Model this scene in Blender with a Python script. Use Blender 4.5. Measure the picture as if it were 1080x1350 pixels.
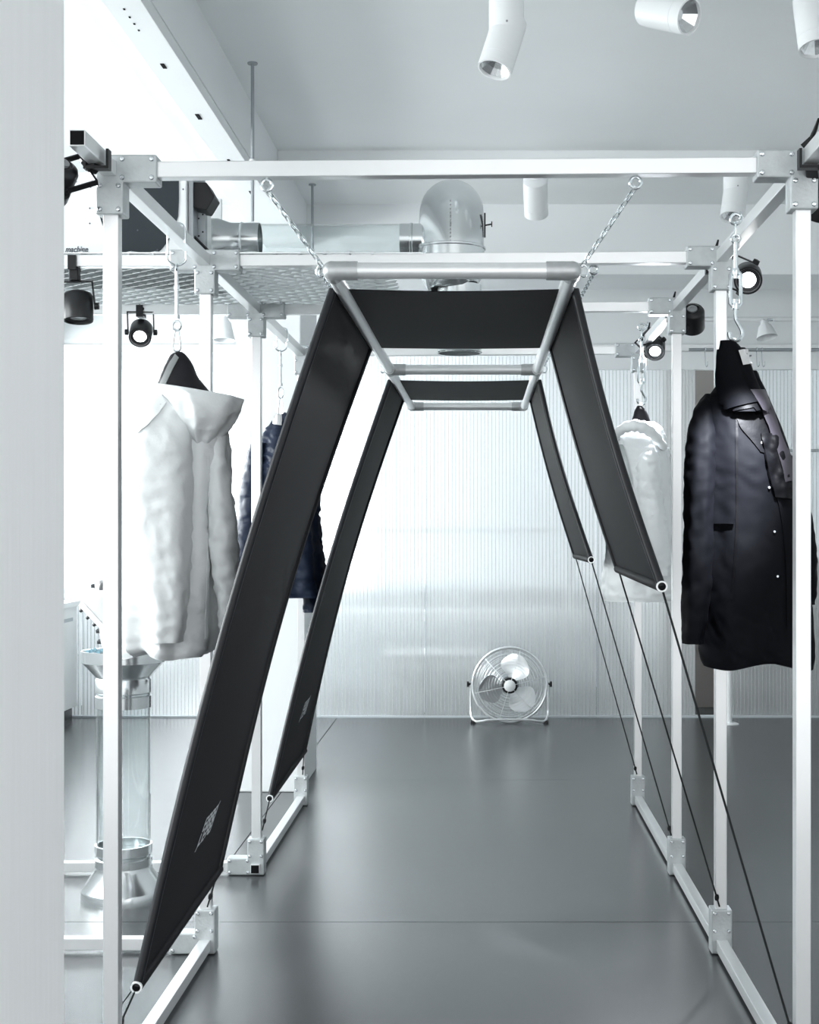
import bpy, bmesh, math, random
from mathutils import Vector, Matrix, noise, Quaternion
from mathutils.bvhtree import BVHTree

random.seed(7)
for o in list(bpy.data.objects):
    bpy.data.objects.remove(o)
scene = bpy.context.scene
COL = scene.collection
V = Vector
PI = math.pi

# ---------------------------------------------------------------- camera
F, VX, VY, H = 1800.0, 635.0, 693.0, 1.37
cam_d = bpy.data.cameras.new('camera')
cam = bpy.data.objects.new('camera', cam_d)
COL.objects.link(cam)
cam.location = (0, 0, H)
cam.rotation_euler = (PI / 2, 0, 0)
cam_d.sensor_fit = 'HORIZONTAL'
cam_d.sensor_width = 36.0
cam_d.lens = 36.0 * F / 1080.0
cam_d.shift_x = (540 - VX) / 1080.0
cam_d.shift_y = (VY - 675) / 1080.0
cam_d.clip_end = 200
scene.camera = cam

# ---------------------------------------------------------------- world, daylight, exposure
world = bpy.data.worlds.new('daylight')
scene.world = world
world.use_nodes = True
bg = world.node_tree.nodes['Background']
bg.inputs[0].default_value = (0.955, 0.970, 0.978, 1)
bg.inputs[1].default_value = 0.92


def area(name, loc, rot, sx, sy, power, col=(0.9, 0.96, 1.0)):
    l = bpy.data.lights.new(name, 'AREA')
    l.shape = 'RECTANGLE'
    l.size, l.size_y, l.energy, l.color = sx, sy, power, col
    o = bpy.data.objects.new(name, l)
    o.location, o.rotation_euler = loc, rot
    COL.objects.link(o)
    return o


# daylight through the row of windows along the left wall (lies outside the panes)
area('window_daylight', (-3.95, 5.6, 2.35), (0, -math.radians(61), 0), 2.1, 8.4, 385, (0.965, 0.985, 1.0))
# daylight through the side windows of the room behind the translucent wall
area('rear_room_daylight', (-3.2, 11.6, 1.9), (0, -PI / 2, 0), 2.2, 3.2, 145, (0.95, 0.98, 1.0))
area('rear_added_fill', (-2.2, 13.9, 1.75), (-PI / 2, 0, 0), 2.0, 2.3, 50, (0.95, 0.98, 1.0))  # added fill before the solid rear wall, brightens the left panels and floor

vs = scene.view_settings
vs.view_transform = 'Standard'
vs.look = 'None'
vs.gamma = 1.0
vs.exposure = 1.25
vs.use_curve_mapping = False


def P(px, py, d):
    """a place in the room seen at pixel (px, py) at distance d from the camera plane"""
    return V(((px - VX) * d / F, d, H - (py - VY) * d / F))


# ---------------------------------------------------------------- materials
MATS = {}


def mat(name, col, rough=0.5, metal=0.0, var=0.0, vscale=8.0, bump=0.0, bscale=60.0, stretch=(1, 1, 1), sheen=0.0,
        emit=None, spec=0.5, rvar=0.0, coat=0.0):
    m = bpy.data.materials.new(name)
    m.use_nodes = True
    nt = m.node_tree
    b = nt.nodes['Principled BSDF']
    b.inputs['Base Color'].default_value = (*col, 1)
    b.inputs['Roughness'].default_value = rough
    b.inputs['Metallic'].default_value = metal
    b.inputs['Specular IOR Level'].default_value = spec
    if sheen:
        b.inputs['Sheen Weight'].default_value = sheen
        b.inputs['Sheen Roughness'].default_value = 0.4
    if coat:
        b.inputs['Coat Weight'].default_value = coat
    if emit:
        b.inputs['Emission Color'].default_value = (1, 1, 1, 1)
        b.inputs['Emission Strength'].default_value = emit
    if var or bump or rvar:
        tc = nt.nodes.new('ShaderNodeTexCoord')
        mp = nt.nodes.new('ShaderNodeMapping')
        mp.inputs['Scale'].default_value = stretch
        nt.links.new(tc.outputs['Object'], mp.inputs['Vector'])
        if var or rvar:
            n = nt.nodes.new('ShaderNodeTexNoise')
            n.inputs['Scale'].default_value = vscale
            n.inputs['Detail'].default_value = 5
            nt.links.new(mp.outputs[0], n.inputs['Vector'])
            if var:
                mx = nt.nodes.new('ShaderNodeMix')
                mx.data_type = 'RGBA'
                mx.inputs[6].default_value = (*[max(0, c * (1 - var)) for c in col], 1)
                mx.inputs[7].default_value = (*[min(1, c * (1 + var)) for c in col], 1)
                nt.links.new(n.outputs['Fac'], mx.inputs[0])
                nt.links.new(mx.outputs[2], b.inputs['Base Color'])
            if rvar:
                mr = nt.nodes.new('ShaderNodeMapRange')
                mr.inputs[1].default_value = 0.3
                mr.inputs[2].default_value = 0.7
                mr.inputs[3].default_value = max(0, rough - rvar)
                mr.inputs[4].default_value = rough + rvar
                nt.links.new(n.outputs['Fac'], mr.inputs[0])
                nt.links.new(mr.outputs[0], b.inputs['Roughness'])
        if bump:
            n2 = nt.nodes.new('ShaderNodeTexNoise')
            n2.inputs['Scale'].default_value = bscale
            n2.inputs['Detail'].default_value = 3
            nt.links.new(mp.outputs[0], n2.inputs['Vector'])
            bp = nt.nodes.new('ShaderNodeBump')
            bp.inputs['Strength'].default_value = bump
            bp.inputs['Distance'].default_value = 0.01
            nt.links.new(n2.outputs['Fac'], bp.inputs['Height'])
            nt.links.new(bp.outputs[0], b.inputs['Normal'])
    MATS[name] = m
    return m


mat('alu_tube', (0.76, 0.775, 0.78), 0.30, 0.60, var=0.05, vscale=5, stretch=(1, 1, 1))
mat('hollow_shade', (0.006, 0.006, 0.007), 0.8, spec=0.1)  # shade inside open tube ends, slots and holes, painted near-black
mat('cast', (0.50, 0.53, 0.54), 0.48, 0.55, var=0.22, vscale=22, bump=0.12, bscale=120)
mat('bolt', (0.62, 0.66, 0.68), 0.25, 0.9)
mat('pipe', (0.80, 0.815, 0.82), 0.38, 0.6, var=0.06, vscale=30)
mat('pipe_joint', (0.50, 0.515, 0.52), 0.45, 0.65, var=0.12, vscale=60)
mat('galv', (0.70, 0.735, 0.745), 0.21, 0.9, var=0.06, vscale=18)
mat('zinc', (0.68, 0.73, 0.75), 0.22, 0.95)
mat('band', (0.0060, 0.0058, 0.0078), 0.62, var=0.10, vscale=300, bump=0.10, bscale=500, stretch=(1, 1, 0.2), sheen=0.02, spec=0.09)
mat('band_hem', (0.010, 0.011, 0.0135), 0.40, spec=0.3)
mat('cord', (0.010, 0.011, 0.012), 0.7, spec=0.2)
mat('print', (0.55, 0.58, 0.60), 0.5)
mat('tube_white', (0.85, 0.86, 0.86), 0.4)
mat('paint', (0.80, 0.825, 0.835), 0.55, var=0.03, vscale=2, bump=0.06, bscale=9)
mat('ceiling', (0.84, 0.865, 0.872), 0.6, var=0.05, vscale=1.1, bump=0.12, bscale=7)
mat('pillar', (0.80, 0.81, 0.815), 0.6, var=0.035, vscale=14, bump=0.06, bscale=30, stretch=(3, 3, 0.15))
mat('joint', (0.12, 0.13, 0.135), 0.8)
mat('blackplastic', (0.008, 0.0085, 0.0095), 0.4, spec=0.3)
mat('blackmetal', (0.010, 0.0105, 0.012), 0.34, spec=0.4)
mat('greycap', (0.30, 0.31, 0.32), 0.4, 0.5)
mat('reflector', (0.80, 0.82, 0.83), 0.25, 0.9, var=0.2, vscale=40)
mat('lens_lit', (1, 1, 1), 0.3, emit=14.0)
mat('lamp_white', (0.80, 0.82, 0.83), 0.35)
mat('machine_white', (0.80, 0.83, 0.84), 0.35)
mat('machine_grey', (0.026, 0.034, 0.040), 0.6, spec=0.25)
mat('machine_metal', (0.36, 0.39, 0.41), 0.4, 0.6)
mat('ink', (0.09, 0.10, 0.12), 0.6)
mat('coat_white', (0.74, 0.765, 0.77), 0.45, var=0.03, vscale=5, bump=0.35, bscale=22, spec=0.3)
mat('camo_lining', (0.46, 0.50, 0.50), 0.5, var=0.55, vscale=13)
mat('coat_black', (0.0036, 0.0039, 0.0054), 0.66, bump=0.05, bscale=38, spec=0.06)
mat('coat_black_gloss', (0.003, 0.003, 0.004), 0.5, bump=0.10, bscale=45, spec=0.10)
mat('lining', (0.035, 0.031, 0.040), 0.4, var=0.1, vscale=25)
mat('lining_dark', (0.010, 0.0095, 0.012), 0.5, var=0.3, vscale=20, spec=0.25)
mat('lining_grey', (0.18, 0.19, 0.19), 0.5, var=0.3, vscale=18)
mat('coat_navy', (0.012, 0.020, 0.042), 0.42, var=0.2, vscale=12, bump=0.2, bscale=36, sheen=0.05, spec=0.3)
mat('label_white', (0.60, 0.60, 0.60), 0.7)
mat('steel_fan', (0.80, 0.82, 0.83), 0.33, 0.75)
mat('shoe_white', (0.82, 0.83, 0.83), 0.4)
mat('shoe_black', (0.02, 0.022, 0.025), 0.4)
mat('blue_bits', (0.25, 0.42, 0.50), 0.5)
mat('cabinet', (0.76, 0.78, 0.78), 0.45)
mat('rear_brown', (0.27, 0.245, 0.23), 0.7)
mat('rear_grey', (0.46, 0.50, 0.52), 0.6)
mat('rear_white', (0.82, 0.83, 0.83), 0.6)
mat('rubber', (0.015, 0.015, 0.016), 0.7)
mat('expanded', (0.66, 0.69, 0.70), 0.35, 0.6)


def floor_mat():
    m = bpy.data.materials.new('concrete_floor')
    m.use_nodes = True
    nt = m.node_tree
    b = nt.nodes['Principled BSDF']
    tc = nt.nodes.new('ShaderNodeTexCoord')
    n = nt.nodes.new('ShaderNodeTexNoise')
    n.inputs['Scale'].default_value = 0.9
    n.inputs['Detail'].default_value = 5
    n.inputs['Roughness'].default_value = 0.5
    nt.links.new(tc.outputs['Object'], n.inputs['Vector'])
    cr = nt.nodes.new('ShaderNodeValToRGB')
    cr.color_ramp.elements[0].position = 0.3
    cr.color_ramp.elements[0].color = (0.040, 0.044, 0.047, 1)
    cr.color_ramp.elements[1].position = 0.72
    cr.color_ramp.elements[1].color = (0.060, 0.065, 0.068, 1)
    nt.links.new(n.outputs['Fac'], cr.inputs[0])
    nt.links.new(cr.outputs[0], b.inputs['Base Color'])
    n2 = nt.nodes.new('ShaderNodeTexNoise')
    n2.inputs['Scale'].default_value = 2.5
    n2.inputs['Detail'].default_value = 2
    nt.links.new(tc.outputs['Object'], n2.inputs['Vector'])
    mr = nt.nodes.new('ShaderNodeMapRange')
    mr.inputs[1].default_value = 0.3
    mr.inputs[2].default_value = 0.7
    mr.inputs[3].default_value = 0.25
    mr.inputs[4].default_value = 0.29
    nt.links.new(n2.outputs['Fac'], mr.inputs[0])
    b.inputs['Roughness'].default_value = 0.27
    b.inputs['Specular IOR Level'].default_value = 0.6
    # faint brushed scratches
    mp = nt.nodes.new('ShaderNodeMapping')
    mp.inputs['Scale'].default_value = (3, 60, 1)
    nt.links.new(tc.outputs['Object'], mp.inputs['Vector'])
    n3 = nt.nodes.new('ShaderNodeTexNoise')
    n3.inputs['Scale'].default_value = 2
    n3.inputs['Detail'].default_value = 4
    nt.links.new(mp.outputs[0], n3.inputs['Vector'])
    bp = nt.nodes.new('ShaderNodeBump')
    bp.inputs['Strength'].default_value = 0.008
    bp.inputs['Distance'].default_value = 0.01
    nt.links.new(n3.outputs['Fac'], bp.inputs['Height'])
    MATS['floor'] = m


def clear_mat():
    m = bpy.data.materials.new('clear_acrylic')
    m.use_nodes = True
    nt = m.node_tree
    nt.nodes.remove(nt.nodes['Principled BSDF'])
    out = nt.nodes['Material Output']
    t = nt.nodes.new('ShaderNodeBsdfTransparent')
    t.inputs[0].default_value = (0.97, 0.985, 0.985, 1)
    g = nt.nodes.new('ShaderNodeBsdfGlossy')
    g.inputs['Roughness'].default_value = 0.04
    lw = nt.nodes.new('ShaderNodeLayerWeight')
    lw.inputs[0].default_value = 0.5
    pw = nt.nodes.new('ShaderNodeMath')
    pw.operation = 'POWER'
    pw.inputs[1].default_value = 4.0
    nt.links.new(lw.outputs['Facing'], pw.inputs[0])
    fr = nt.nodes.new('ShaderNodeMath')
    fr.operation = 'MULTIPLY_ADD'
    fr.inputs[1].default_value = 0.75
    fr.inputs[2].default_value = 0.025
    nt.links.new(pw.outputs[0], fr.inputs[0])
    mx = nt.nodes.new('ShaderNodeMixShader')
    nt.links.new(fr.outputs[0], mx.inputs[0])
    nt.links.new(t.outputs[0], mx.inputs[1])
    nt.links.new(g.outputs[0], mx.inputs[2])
    nt.links.new(mx.outputs[0], out.inputs[0])
    MATS['clear'] = m


def poly_mat():
    m = bpy.data.materials.new('polycarbonate')
    m.use_nodes = True
    nt = m.node_tree
    nt.nodes.remove(nt.nodes['Principled BSDF'])
    out = nt.nodes['Material Output']
    r = nt.nodes.new('ShaderNodeBsdfRefraction')
    r.inputs['Color'].default_value = (0.955, 0.965, 0.97, 1)
    r.inputs['Roughness'].default_value = 0.27
    r.inputs['IOR'].default_value = 1.33
    t = nt.nodes.new('ShaderNodeBsdfTranslucent')
    t.inputs[0].default_value = (0.89, 0.905, 0.91, 1)
    d = nt.nodes.new('ShaderNodeBsdfDiffuse')
    d.inputs[0].default_value = (0.83, 0.845, 0.85, 1)
    g = nt.nodes.new('ShaderNodeBsdfGlossy')
    g.inputs['Roughness'].default_value = 0.22

    def mix(a, b, f):
        x = nt.nodes.new('ShaderNodeMixShader')
        x.inputs[0].default_value = f
        nt.links.new(a.outputs[0], x.inputs[1])
        nt.links.new(b.outputs[0], x.inputs[2])
        return x
    a = mix(r, t, 0.28)
    a = mix(a, d, 0.20)
    a = mix(a, g, 0.08)
    nt.links.new(a.outputs[0], out.inputs[0])
    MATS['poly'] = m
    m = bpy.data.materials.new('polycarbonate_rib')
    m.use_nodes = True
    nt = m.node_tree
    nt.nodes.remove(nt.nodes['Principled BSDF'])
    out = nt.nodes['Material Output']
    tr_ = nt.nodes.new('ShaderNodeBsdfTransparent')
    tr_.inputs[0].default_value = (0.91, 0.92, 0.922, 1)
    d2 = nt.nodes.new('ShaderNodeBsdfDiffuse')
    d2.inputs[0].default_value = (0.80, 0.83, 0.84, 1)
    x2 = nt.nodes.new('ShaderNodeMixShader')
    x2.inputs[0].default_value = 0.22
    nt.links.new(tr_.outputs[0], x2.inputs[1])
    nt.links.new(d2.outputs[0], x2.inputs[2])
    nt.links.new(x2.outputs[0], out.inputs[0])
    MATS['rib'] = m


floor_mat()
clear_mat()
poly_mat()

# ---------------------------------------------------------------- geometry helpers
W = {}


def frame(d, up=V((0, 0, 1))):
    d = d.normalized()
    if abs(d.dot(up)) > 0.985:
        up = V((0, 1, 0))
    a = d.cross(up).normalized()
    b = a.cross(d).normalized()
    return a, b


class MB:
    def __init__(self):
        self.v, self.f = [], []

    def add(self, vs, fs):
        n = len(self.v)
        self.v += [V(p) for p in vs]
        self.f += [tuple(i + n for i in f) for f in fs]
        return self

    def box(self, c, s, rot=None):
        c = V(c)
        hx, hy, hz = s[0] / 2, s[1] / 2, s[2] / 2
        ps = [V((x * hx, y * hy, z * hz)) for x in (-1, 1) for y in (-1, 1) for z in (-1, 1)]
        if rot is not None:
            ps = [rot @ p for p in ps]
        return self.add([c + p for p in ps],
                        [(0, 1, 3, 2), (4, 6, 7, 5), (0, 4, 5, 1), (2, 3, 7, 6), (0, 2, 6, 4), (1, 5, 7, 3)])

    def span(self, x0, x1, y0, y1, z0, z1):
        return self.box(((x0 + x1) / 2, (y0 + y1) / 2, (z0 + z1) / 2), (x1 - x0, y1 - y0, z1 - z0))

    def beam(self, p, q, w, h, up=V((0, 0, 1))):
        p, q = V(p), V(q)
        a, b = frame(q - p, up)
        a, b = a * w / 2, b * h / 2
        vs = [p - a - b, p + a - b, p + a + b, p - a + b, q - a - b, q + a - b, q + a + b, q - a + b]
        return self.add(vs, [(3, 2, 1, 0), (4, 5, 6, 7), (0, 1, 5, 4), (1, 2, 6, 5), (2, 3, 7, 6), (3, 0, 4, 7)])

    def tube(self, pts, r, seg=10, closed=False, caps=True):
        pts = [V(p) for p in pts]
        n = len(pts)
        rs = r if isinstance(r, (list, tuple)) else [r] * n
        rows = []
        a = None
        for i in range(n):
            if closed:
                d = pts[(i + 1) % n] - pts[i - 1]
            else:
                d = pts[min(i + 1, n - 1)] - pts[max(i - 1, 0)]
            d.normalize()
            if a is None:
                a, b = frame(d)
            else:
                a = (a - d * a.dot(d)).normalized()
                b = a.cross(d)
            rows.append([pts[i] + (a * math.cos(t) + b * math.sin(t)) * rs[i]
                         for t in [2 * PI * k / seg for k in range(seg)]])
        base = len(self.v)
        for row in rows:
            self.v += row
        m = n if closed else n - 1
        for i in range(m):
            j = (i + 1) % n
            for k in range(seg):
                k2 = (k + 1) % seg
                self.f.append((base + i * seg + k, base + i * seg + k2, base + j * seg + k2, base + j * seg + k))
        if caps and not closed:
            self.f.append(tuple(base + k for k in reversed(range(seg))))
            self.f.append(tuple(base + (n - 1) * seg + k for k in range(seg)))
        return self

    def lathe(self, prof, c, axis=V((0, 0, 1)), seg=32, up=None, closed=False):
        c = V(c)
        axis = axis.normalized()
        a, b = frame(axis) if up is None else frame(axis, up)
        base = len(self.v)
        n = len(prof)
        for r, z in prof:
            for k in range(seg):
                t = 2 * PI * k / seg
                self.v.append(c + axis * z + (a * math.cos(t) + b * math.sin(t)) * max(r, 1e-5))
        for i in range(n if closed else n - 1):
            j = (i + 1) % n
            for k in range(seg):
                k2 = (k + 1) % seg
                self.f.append((base + i * seg + k, base + j * seg + k, base + j * seg + k2, base + i * seg + k2))
        return self

    def grid(self, rows, closed=False):
        base = len(self.v)
        n, m = len(rows), len(rows[0])
        for r in rows:
            self.v += [V(p) for p in r]
        for i in range(n - 1):
            for k in range(m if closed else m - 1):
                k2 = (k + 1) % m
                self.f.append((base + i * m + k, base + i * m + k2, base + (i + 1) * m + k2, base + (i + 1) * m + k))
        return self

    def sheet(self, rows, t):
        """a closed sheet of thickness t over a grid of points"""
        n, m = len(rows), len(rows[0])
        rows = [[V(p) for p in r] for r in rows]
        back = []
        for i in range(n):
            br = []
            for k in range(m):
                du = rows[i][min(k + 1, m - 1)] - rows[i][max(k - 1, 0)]
                dv = rows[min(i + 1, n - 1)][k] - rows[max(i - 1, 0)][k]
                nn = du.cross(dv)
                nn = nn.normalized() if nn.length > 1e-9 else V((0, 1, 0))
                br.append(rows[i][k] + nn * t)
            back.append(br)
        base = len(self.v)
        for r in rows:
            self.v += r
        for r in back:
            self.v += r
        B = n * m
        for i in range(n - 1):
            for k in range(m - 1):
                a, b, c, d = i * m + k, i * m + k + 1, (i + 1) * m + k + 1, (i + 1) * m + k
                self.f.append((base + d, base + c, base + b, base + a))
                self.f.append((base + B + a, base + B + b, base + B + c, base + B + d))
        loop = [k for k in range(m)] + [i * m + m - 1 for i in range(1, n)] + \
               [(n - 1) * m + k for k in range(m - 2, -1, -1)] + [i * m for i in range(n - 2, 0, -1)]
        for i in range(len(loop)):
            a, b = loop[i], loop[(i + 1) % len(loop)]
            self.f.append((base + a, base + b, base + B + b, base + B + a))
        return self

    def prism(self, poly, ext):
        """poly: 3-D outline, ext: extrusion vector"""
        n = len(poly)
        ext = V(ext)
        vs = [V(p) for p in poly] + [V(p) + ext for p in poly]
        fs = [tuple(range(n)), tuple(reversed(range(n, 2 * n)))]
        for i in range(n):
            j = (i + 1) % n
            fs.append((j, i, i + n, j + n))
        return self.add(vs, fs)


def link(o, parent=None):
    COL.objects.link(o)
    if parent is not None:
        o.parent = parent


def obj(name, mb, material, parent=None, smooth=False, bevel=0.0, origin=None, fixn=True):
    xs = [p.x for p in mb.v]; ys = [p.y for p in mb.v]; zs = [p.z for p in mb.v]
    if origin is None:
        zc = min(zs) if parent is None else (min(zs) + max(zs)) / 2
        origin = V(((min(xs) + max(xs)) / 2, (min(ys) + max(ys)) / 2, zc))
    me = bpy.data.meshes.new(name)
    me.from_pydata([tuple(p - origin) for p in mb.v], [], mb.f)
    bm = bmesh.new()
    bm.from_mesh(me)
    if fixn:
        bmesh.ops.recalc_face_normals(bm, faces=bm.faces)
    if bevel:
        es = [e for e in bm.edges if len(e.link_faces) == 2 and e.calc_face_angle(0) > 0.5]
        bmesh.ops.bevel(bm, geom=es, offset=bevel, segments=2, affect='EDGES', profile=0.5, clamp_overlap=True)
    if smooth:
        for f in bm.faces:
            f.smooth = True
        for e in bm.edges:
            if len(e.link_faces) == 2 and e.calc_face_angle(0) > 0.75:
                e.smooth = False
    bm.to_mesh(me)
    bm.free()
    me.materials.append(MATS[material])
    o = bpy.data.objects.new(name, me)
    link(o, parent)
    o.location = origin - (W[parent] if parent is not None else V((0, 0, 0)))
    W[o] = origin.copy()
    return o


def inst(src, name, loc, parent, quat=None):
    """another object that shares src's mesh, at world place loc"""
    o = bpy.data.objects.new(name, src.data)
    link(o, parent)
    o.location = V(loc) - W[parent]
    if quat is not None:
        o.rotation_mode = 'QUATERNION'
        o.rotation_quaternion = quat
    W[o] = V(loc)
    return o


def tag(o, label, cat, group=None):
    o['label'] = label
    o['category'] = cat
    if group:
        o['group'] = group
    return o


def thing(name, label, cat, loc, group=None):
    o = bpy.data.objects.new(name, None)
    o.empty_display_size = 0.05
    link(o)
    o.location = loc
    W[o] = V(loc)
    return tag(o, label, cat, group)


def struct(o):
    o['kind'] = 'structure'
    return o


def sthing(name, loc):
    o = bpy.data.objects.new(name, None)
    o.empty_display_size = 0.05
    link(o)
    o.location = loc
    W[o] = V(loc)
    o['kind'] = 'structure'
    return o


def cr(pts, n):
    """Catmull-Rom through pts (tuples of numbers), n samples"""
    m = len(pts)
    out = []
    for i in range(n):
        t = i / (n - 1) * (m - 1)
        k = min(int(t), m - 2)
        u = t - k
        p0, p1, p2, p3 = pts[max(k - 1, 0)], pts[k], pts[k + 1], pts[min(k + 2, m - 1)]
        out.append(tuple(0.5 * (2 * b + (c - a) * u + (2 * a - 5 * b + 4 * c - d) * u * u +
                                (3 * b - a - 3 * c + d) * u ** 3) for a, b, c, d in zip(p0, p1, p2, p3)))
    return out


# ================================================================ the setting
CEIL = 3.37
WALL = 9.75
# floor: poured slabs with narrow joints
fl = struct(obj('floor', MB().span(-3.4, 3.4, -1.0, 14.0, -0.12, -0.012), 'joint'))
xs = [-3.4, -1.03, 3.4]
ys = [-1.0, 2.06, 4.72, 7.36, 14.0]
for i in range(2):
    for j in range(4):
        g = 0.0022
        obj('floor_slab', MB().span(xs[i] + g, xs[i + 1] - g, ys[j] + g, ys[j + 1] - g, -0.0119, 0.0), 'floor', fl)

struct(obj('ceiling', MB().span(-3.4, 3.4, -1.0, 14.0, CEIL, CEIL + 0.15), 'ceiling'))
# downstand beam running into the depth, and one across
struct(obj('trim_1', MB().span(-1.34, -1.088, -1.0, 8.5, H + 1.73, CEIL + 0.02), 'paint'))
struct(obj('trim_2', MB().span(-3.4, 3.4, 8.5, 9.04, H + 1.565, CEIL + 0.02), 'paint'))
# lighting trunk across the ceiling
trunk = struct(obj('trim_3', MB().span(-1.088, 3.4, 7.28, 7.44, CEIL - 0.05, CEIL + 0.01), 'paint', bevel=0.004))
trunk1 = struct(obj('trim_4', MB().span(-1.088, 3.4, 4.75, 4.9, CEIL - 0.05, CEIL + 0.01), 'paint', bevel=0.004))

# walls
wl = sthing('wall_left', (-3.12, 5.0, 0))
obj('sill_wall', MB().span(-3.2, -3.05, -1.0, 14.0, 0, 0.86), 'paint', wl)
obj('header_wall', MB().span(-3.2, -3.05, -1.0, 14.0, 2.72, CEIL), 'paint', wl)
for y in (-0.8, 2.0, 4.0, 6.0, 8.0, 9.75, 13.5):
    obj('window_pier', MB().span(-3.2, -3.05, y - 0.12, y + 0.12, 0.86, 2.72), 'paint', wl)
for n, y in enumerate((0.6, 3.0, 5.0, 7.0, 8.87, 11.6)):
    y0, y1 = {0: (-0.68, 1.88), 1: (2.12, 3.88), 2: (4.12, 5.88), 3: (6.12, 7.88), 4: (8.12, 9.63), 5: (9.87, 13.38)}[n]
    w = sthing('window_%d' % (n + 1), (-3.1, y, 0.86))
    for a, b in ((y0, y0 + 0.05), (y1 - 0.05, y1), ((y0 + y1) / 2 - 0.025, (y0 + y1) / 2 + 0.025)):
        obj('window_stile', MB().span(-3.13, -3.08, a, b, 0.86, 2.72), 'paint', w)
    for a, b in ((0.86, 0.91), (1.92, 1.97), (2.67, 2.72)):
        obj('window_rail', MB().span(-3.13, -3.08, y0 + 0.05, y1 - 0.05, a, b), 'paint', w)
    for k, (a, b) in enumerate(((y0 + 0.05, (y0 + y1) / 2 - 0.025), ((y0 + y1) / 2 + 0.025, y1 - 0.05))):
        for c, e in ((0.91, 1.92), (1.97, 2.67)):
            obj('window_pane', MB().span(-3.107, -3.103, a, b, c, e), 'clear', w)
struct(obj('wall_rear', MB().span(-3.2, 3.45, 14.0, 14.15, 0, CEIL), 'paint'))
struct(obj('wall_right', MB().span(3.3, 3.45, -1.0, 14.0, 0, CEIL), 'paint'))

# square pillar close to the camera, and a pillar at the end of the rack
struct(obj('wall_near_pillar', MB().span(-0.95, -0.4575, 0.95, 1.5, 0, CEIL), 'pillar', bevel=0.004))
struct(obj('wall_far_pillar', MB().span(-1.26, -0.93, 7.02, 7.70, 0, H + 1.36), 'paint', bevel=0.006))

# rear wall of twin-wall polycarbonate panels
wb = sthing('wall_back', (0, WALL, 0))
obj('lintel', MB().span(-3.2, 3.3, WALL, WALL + 0.12, 2.66, CEIL), 'paint', wb)
obj('head_track', MB().span(-3.2, 3.3, WALL - 0.04, WALL + 0.08, 2.612, 2.66), 'pipe', wb, bevel=0.003)
obj('head_board', MB().span(0.80, 3.3, WALL - 0.005, WALL + 0.06, 2.485, 2.612), 'paint', wb, bevel=0.003)
obj('floor_track', MB().span(-3.05, 3.3, WALL - 0.012, WALL + 0.05, 0.0, 0.012), 'rear_grey', wb)
seams = [(-3.05, -2.856), (-2.856, -1.63), (-1.63, -0.406), (-0.406, 0.82), (0.82, 1.53), (1.71, 2.44), (2.44, 3.28)]
for a, b in seams:
    top = 2.612 if b < 1 else 2.485
    off = 0.0 if (b < 0.9) else 0.012
    pn = obj('polycarbonate_panel', MB().span(a + 0.003, b - 0.003, WALL + off, WALL + off + 0.002, 0.012, top), 'poly', wb)
    rb = MB()
    x = a + 0.015
    while x < b - 0.008:
        rb.span(x - 0.0024, x + 0.0024, WALL + off - 0.0022, WALL + off - 0.0002, 0.014, top - 0.002)
        rb.span(x - 0.0009, x + 0.0009, WALL + off + 0.0025, WALL + off + 0.017, 0.014, top - 0.002)
        x += 0.0258
    r_ = obj('rib_row', rb, 'rib', pn)
    r_['kind'] = 'stuff'
    obj('edge_profile', MB().span(a + 0.001, a + 0.006, WALL + off - 0.003, WALL + off + 0.02, 0.012, top), 'rib', pn)

# low cabinet run below the windows
cb = thing('window_bench', 'long white low cabinet below the windows with dark toe kick', 'cabinet', (-2.96, 8.0, 0))
obj('body', MB().span(-3.045, -2.875, 5.6, 9.70, 0.09, 0.80), 'cabinet', cb, bevel=0.004)
obj('toe_kick', MB().span(-3.045, -2.91, 5.6, 9.70, 0.0, 0.09), 'shoe_black', cb)
obj('worktop', MB().span(-3.045, -2.85, 5.6, 9.70, 0.80, 0.84), 'cabinet', cb, bevel=0.004)
obj('vent_slot', MB().span(-2.8765, -2.873, 7.4, 9.6, 0.70, 0.725), 'rear_grey', cb)

# the room behind the translucent wall: what shows as soft bands through it
tag(obj('rear_counter', MB().span(-2.3, 1.2, 11.6, 12.2, 0.0, 0.80).span(-2.35, 1.25, 11.55, 12.25, 0.80, 0.85), 'rear_grey'),
    'blurred grey counter behind the translucent wall', 'counter')
tag(obj('white_crate', MB().span(-0.72, 0.02, 10.0, 10.45, 0.0, 0.40).span(-0.74, 0.04, 9.98, 10.47, 0.40, 0.43), 'rear_white', bevel=0.01),
    'blurred white box behind the translucent wall next to the fan', 'box')
tag(obj('white_ledge', MB().span(-1.5, 0.75, 10.15, 10.40, 0.66, 0.73).span(-1.45, -1.40, 10.2, 10.35, 0, 0.66).span(0.65, 0.70, 10.2, 10.35, 0, 0.66).span(-1.5, 0.75, 10.38, 10.40, 1.32, 1.345).span(-1.45, -1.40, 10.36, 10.40, 0.7, 1.34).span(0.65, 0.70, 10.36, 10.40, 0.7, 1.34), 'rear_white'),
    'blurred white bench with rail behind the translucent wall above the fan', 'bench')
tag(obj('brown_partition', MB().span(1.4, 3.2, 10.6, 10.7, 0, 1.1).span(1.38, 2.0, 10.3, 10.4, 0, 2.7).span(3.2, 3.25, 10.55, 10.75, 0, 1.2), 'rear_brown'),
    'blurred brown low partition behind the translucent wall by the coat rail', 'partition')

# ================================================================ the rack of square tubes
B = 0.038
DN = [3.27, 4.385, 5.37, 6.70]
XL, XR = -0.884, 0.767
ZL, ZR = H + 0.848, H + 0.860
rack = thing('tube_rack', 'large walk-through display rack of square aluminium tubes with cast corner connectors', 'rack', (-0.06, 5.0, 0))


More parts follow.
